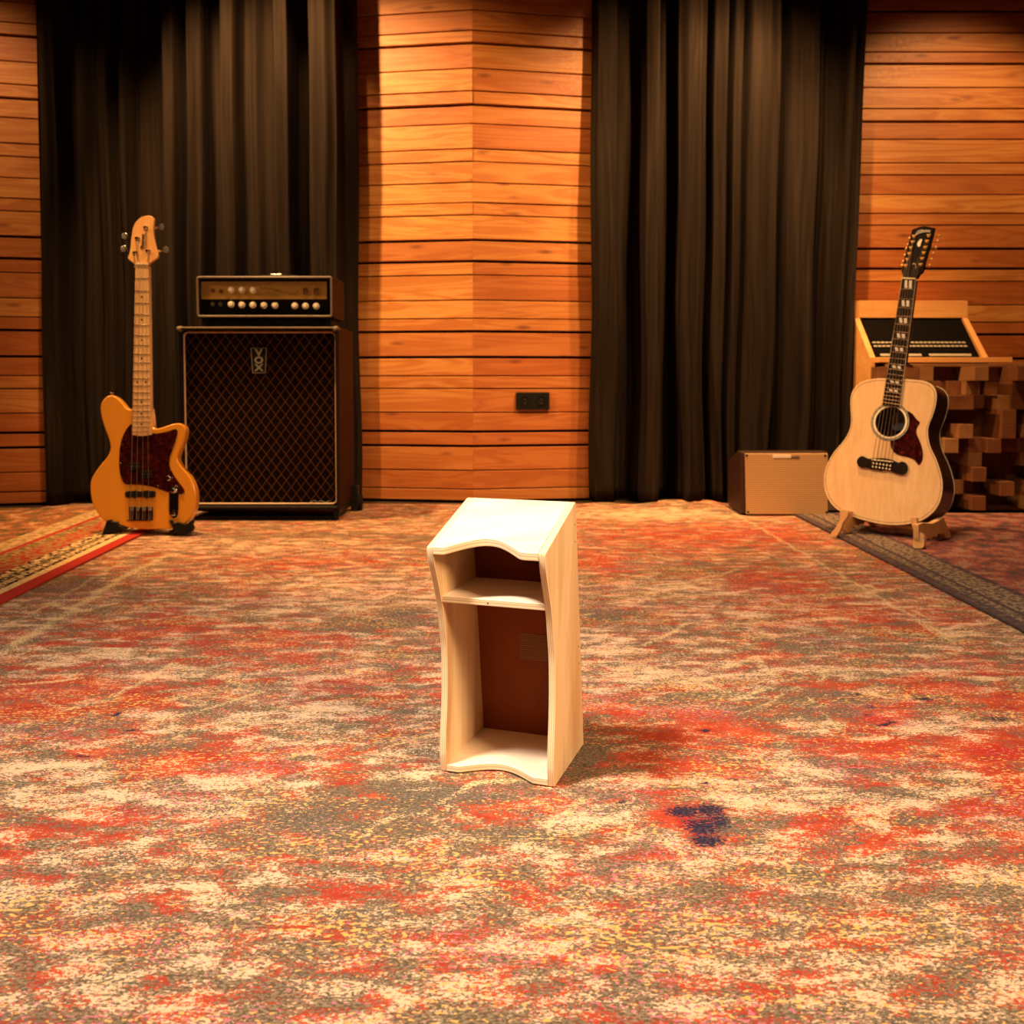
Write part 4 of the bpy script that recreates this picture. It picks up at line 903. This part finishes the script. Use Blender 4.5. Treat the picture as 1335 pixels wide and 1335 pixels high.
    tl = hd([(530, 385), (500, 510), (460, 635), (425, 765), (385, 890), (345, 1025)]); tr_ = hd([(845, 370), (808, 497), (773, 627), (738, 747), (703, 872), (665, 1003)])
    kl = hd([(420, 430), (388, 568), (352, 650), (318, 800), (283, 930), (255, 1020)]); kr = hd([(1062, 375), (1030, 490), (995, 625), (940, 753), (895, 880), (860, 1017)])
    posts = []
    for ps, ks in ((tl, kl), (tr_, kr)):
        for p, k in zip(ps, ks):
            x, y = P.tr(p); kx, ky = P.tr(k, -.012); posts.append((x, y))
            t = build('tuner_post', MB().lathe(fn(x, y, -.002), P.f, [(.0052, 0), (.0052, .001), (.0030, .0014), (.0026, .007), (.0032, .008)], 12), M['gold'], root)
            for dx, dy in ((-.0045, .004), (.0045, .004), (0, -.005)): build('tuner_nut', MB().lathe(fn(x + dx, y + dy, -.002), P.f, [(.0022, 0), (.0022, .003)], 8), M['gold'], t)
            build('tuner_key', MB().tube([fn(x, y, -.020), fn(kx, ky, -.017)], .0016, 6).tube([fn(kx, ky - .0055, -.016), fn(kx, ky, -.016), fn(kx, ky + .0055, -.016)], [.0025, .0060, .0025], 8), M['gold'], t)
    x, y = P.tr((1160 + 715 / 16.69, 285 + 268 / 16.69)); text_mesh('headstock_logo', 'Gibson', .017, lambda a, b_, c_: fn(x + a, y + b_ + a * .10, -.0018 + c_), M['pearl'], head, shear=.3, bend=9., bold=.0001)
    x, y = P.tr((1160 + 645 / 16.69, 285 + 525 / 16.69)); build('crown_inlay', MB().loft(fn, smooth([(x + .002, y + .013), (x + .008, y + .010), (x + .005, y), (x + .003, y - .012), (x - .003, y - .013), (x - .008, y - .006), (x - .006, y + .004)], 3), offs=(-.0025, -.0014)), M['pearl'], head)
    tc = smooth(P.trs(hd([(430, 1280), (470, 1100), (510, 980), (545, 985), (570, 1040), (560, 1130), (530, 1280)])), 3); build('truss_rod_cover', MB().loft(fn, tc, offs=(-.002, .0005)), M['black'], head); build('cover_rim', MB().tube([fn(*p, .0005) for p in tc[5:15]], .0008, 5), M['cream'], head)
    for k in range(12):
        s = -.86 + 1.72 * (k // 2) / 5 + (.08 if k % 2 else -.04); nx = on(0, s); pq = pins[k]; sp = cen(s0, s1, .06 + .88 * (k // 2) / 5 + (.02 if k % 2 else -.01))
        i = k // 2; tp = posts[(5 - i * 2 - (k % 2)) if i < 3 else 6 + (i - 3) * 2 + (k % 2)]
        build('string', MB().tube([fn(*tp, .003), fn(*nx, .0095), fn(*sp, .0125), fn(*pq, .010)], .00055, 4), M['string'], root)
    sx = P.tr((1185.5, 493), -.06); build('strap_button', MB().lathe(fn(sx[0], sx[1] - .004, -.045), P.u, [(.003, 0), (.003, .006), (.006, .007), (.005, .010)], 10), M['gold'], root)


M['abalone'] = mat('abalone', (.4, .4, .34), .25); N = NT(M['abalone']); N.link(N.ramp(N.noise(N.obj(), 220, 2), [(.4, (.10, .12, .10)), (.5, (.55, .50, .42)), (.65, (.20, .26, .24))]), 'Base Color')
M['brass'] = mat('fret_brass', (.75, .58, .36), .3, 1.)
make_acoustic()


def make_wood_stand():
    root = thing('guitar_stand', (1.35, 3.2, .015), 'light wooden stand with shaped legs under the acoustic guitar', 'guitar stand')
    a3 = lambda pts: [(1050 + x / 5.34, 470 + y / 5.34) for x, y in pts]
    fl_ = flo(*a3([(188, 1225)])[0], .014); fr = flo(*a3([(775, 1310)])[0], .014)
    for foot, pts in ((fl_, [(240, 1040), (268, 1036), (292, 1048), (296, 1075), (284, 1100), (262, 1128), (250, 1165), (232, 1200), (205, 1231), (172, 1220), (180, 1200), (208, 1165), (238, 1112), (246, 1070)]),
                      (fr, [(728, 1102), (745, 1090), (768, 1098), (776, 1130), (782, 1180), (812, 1215), (824, 1245), (822, 1300), (765, 1316), (748, 1290), (750, 1240), (756, 1190), (740, 1150)])):
        P = Plane((foot[0], foot[1], 0), 45, 0); build('front_leg', MB().loft(lambda x, y, o, P=P: P.w(x, max(y, .0145), o), smooth(P.trs(a3(pts)), 3), offs=(-.018, .0)), M['beech'], root, bevel=.002)
    # side plates running back
    Q = Plane((fr[0], fr[1], 0), 45, 0); Q.r, Q.f = Q.h, -Q.r.copy() * 1.0; Q.f = np.cross(Q.h, np.array([0, 0, 1.])); Q.u = np.array([0, 0, 1.])
    pl = Q.trs(a3([(768, 1140), (800, 1128), (868, 1132), (915, 1108), (945, 1092), (998, 1222), (965, 1238), (948, 1206), (905, 1202), (895, 1228), (872, 1222), (862, 1240), (845, 1222), (822, 1248), (815, 1275), (790, 1300), (770, 1240)]))
    fnq = lambda x, y, o: Q.w(x, max(y, .0145), o)
    build('side_plate', MB().loft(fnq, pl, offs=(-.009, .009)), M['beech'], root, bevel=.0015)
    dl = np.array([fl_[0] - fr[0], fl_[1] - fr[1], 0]) + Q.h * 0 + np.array([.052, .040, 0]); build('side_plate', MB().loft(lambda x, y, o: Q.w(x, max(y, .0145), o) + dl, pl, offs=(-.009, .009)), M['beech'], root, bevel=.0015)
    xm = max(p[0] for p in pl) * .6; a = Q.w(xm, .05, 0); build('cross_bar', MB().tube([a, a + dl], .008, 8), M['beech'], root)


make_wood_stand()


# ------------------------------------------------------------------ desk with sloping patch panel and skyline diffuser
def make_desk():
    yt = 4.16; yb = 3.98; tl = at(1114, 392, yt); trt = at(1262, 392, yt); bl2 = at(1114, 414.5, yt); z1, zm = tl[2], bl2[2]; zb = at(1200, 466, yb)[2]
    x0, x1 = tl[0], trt[0]
    root = thing('studio_desk', ((x0 + x1) / 2, 4.15, 0), 'pine studio desk with a sloping black rack panel behind the guitar', 'desk')
    build('top_board', MB().box(((x0 + x1) / 2, yt + .012, (z1 + zm) / 2), (x1 - x0, .024, z1 - zm)), M['pine'], root, bevel=.002)
    build('top_shelf', MB().box(((x0 + x1) / 2, yt + .11, z1 - .012), (x1 - x0, .18, .024)), M['pine'], root, bevel=.002)
    for x in (x0, x1 - .024):
        pr = [(-.002, zm), (.0255, zm), (.0255, z1 - .025), (.20, z1 - .025), (.20, .018), (-.17, .018), (yb - yt - .01, zb)]
        build('side_board', MB().loft(lambda a, b, o, x=x: np.array([x + o, yt + a, b]), pr, offs=(0, .024)), M['pine'], root, bevel=.002)
    xa, xb = x0 + .026, x1 - .026; sl = lambda t, x, e=0.: np.array([x, yt + .012 + (yb - yt) * t - e * .8, zm + (zb - zm) * t + e * .5])
    pn = build('rack_panel', MB().hexa([sl(0, xa), sl(0, xb), sl(1, xb), sl(1, xa)], [sl(0, xa, -.02), sl(0, xb, -.02), sl(1, xb, -.02), sl(1, xa, -.02)]), M['panel_black'], root)
    W_ = xb - xa
    for t in (.61, .70):
        for k in range(22):
            a = xa + W_ * (.04 + .9 * k / 22); b = a + W_ * .9 / 22 * .75
            build('patch_label', MB().hexa([sl(t, a, .001), sl(t, b, .001), sl(t + .035, b, .001), sl(t + .035, a, .001)], [sl(t, a, -.003), sl(t, b, -.003), sl(t + .035, b, -.003), sl(t + .035, a, -.003)]), M['panel_strip'], pn)
    for a_, b_ in ((.07, .46), (.53, .93)):
        a, b = xa + W_ * a_, xa + W_ * b_; t = .91
        build('strip', MB().hexa([sl(t, a, .001), sl(t, b, .001), sl(t + .05, b, .001), sl(t + .05, a, .001)], [sl(t, a, -.003), sl(t, b, -.003), sl(t + .05, b, -.003), sl(t + .05, a, -.003)]), M['panel_strip'], pn)
    build('worktop', MB().box(((x0 + x1 + .10) / 2, yb - .01, zb - .012), (x1 - x0 + .06, .09, .022)), M['pine'], root, bevel=.002)
    # diffuser
    dx0 = x0 - .0; dx1 = 2.52; bx = .0585; zt = zb - .042; yback = 3.93
    droot = thing('skyline_diffuser', ((dx0 + dx1) / 2, yback - .05, .0), 'wooden acoustic diffuser of square staggered blocks in front of the desk', 'diffuser')
    build('back_board', MB().box(((dx0 + dx1) / 2, yback + .012, zt / 2 + .009), (dx1 - dx0, .020, zt - .02)), M['block'], droot)
    build('top_board', MB().box(((dx0 + dx1) / 2 + .05, yback - .012, zt + .007), (dx1 - dx0 - .0, .07, .012)), M['block_b'], droot, bevel=.001)
    rnd = random.Random(11); nx = int((dx1 - dx0) / bx); nz = int(zt / bx); hz = (zt - .018) / nz
    for i in range(nx):
        for j in range(nz):
            if rnd.random() < .33: continue
            dep = rnd.choice((.02, .05, .09, .12, .16)); x = dx0 + (i + .5) * bx; z = .018 + (j + .5) * hz
            if x < 1.50 and j < nz - 3 and i > 1: continue
            build('diffuser_block', MB().box((x, yback - .001 - dep / 2, z), (bx * .985, dep, hz * .985)), M[rnd.choice(('block', 'block_b', 'block'))], droot, bevel=.0012)


make_desk()


# ------------------------------------------------------------------ wall socket
def make_socket():
    p = np.array([-.175, 4.132]); q = np.array([.42, 4.235]); d = (q - p) / np.linalg.norm(q - p); yaw = -math.degrees(math.atan2(d[1], d[0]))
    P = Plane((p[0] + d[0] * .15, p[1] + d[1] * .15, .3), yaw, 0); P.o = P.o + P.f * .0025; fn = P.w
    r = P.trs([(672.5, 511.5), (716, 511.5), (716, 534), (672.5, 534)]); c = np.mean(np.array(r), 0); w0 = fn(*c, 0)
    root = thing('power_socket', tuple(w0), 'black double power socket on the cedar wall', 'power socket')
    xs = [k[0] for k in r]; ys = [k[1] for k in r]
    build('face_plate', MB().loft(fn, [(min(xs), min(ys)), (max(xs), min(ys)), (max(xs), max(ys)), (min(xs), max(ys))], offs=(0, .009)), M['black'], root, bevel=.0015)
    for s in (-.25, .25):
        cx = c[0] + s * (max(xs) - min(xs)); cy = c[1]
        so = build('socket_ring', MB().loft(fn, arc_between((cx, cy), .0215, .0215, 28), hole=arc_between((cx, cy), .0195, .0195, 28), offs=(.009, .0115)), M['black'], root)
        for dy in (-.011, .008): build('contact', MB().lathe(fn(cx + .002, cy + dy, .009), P.f, [(.0026, 0), (.0022, .001)], 10), M['steel'], so)


make_socket()
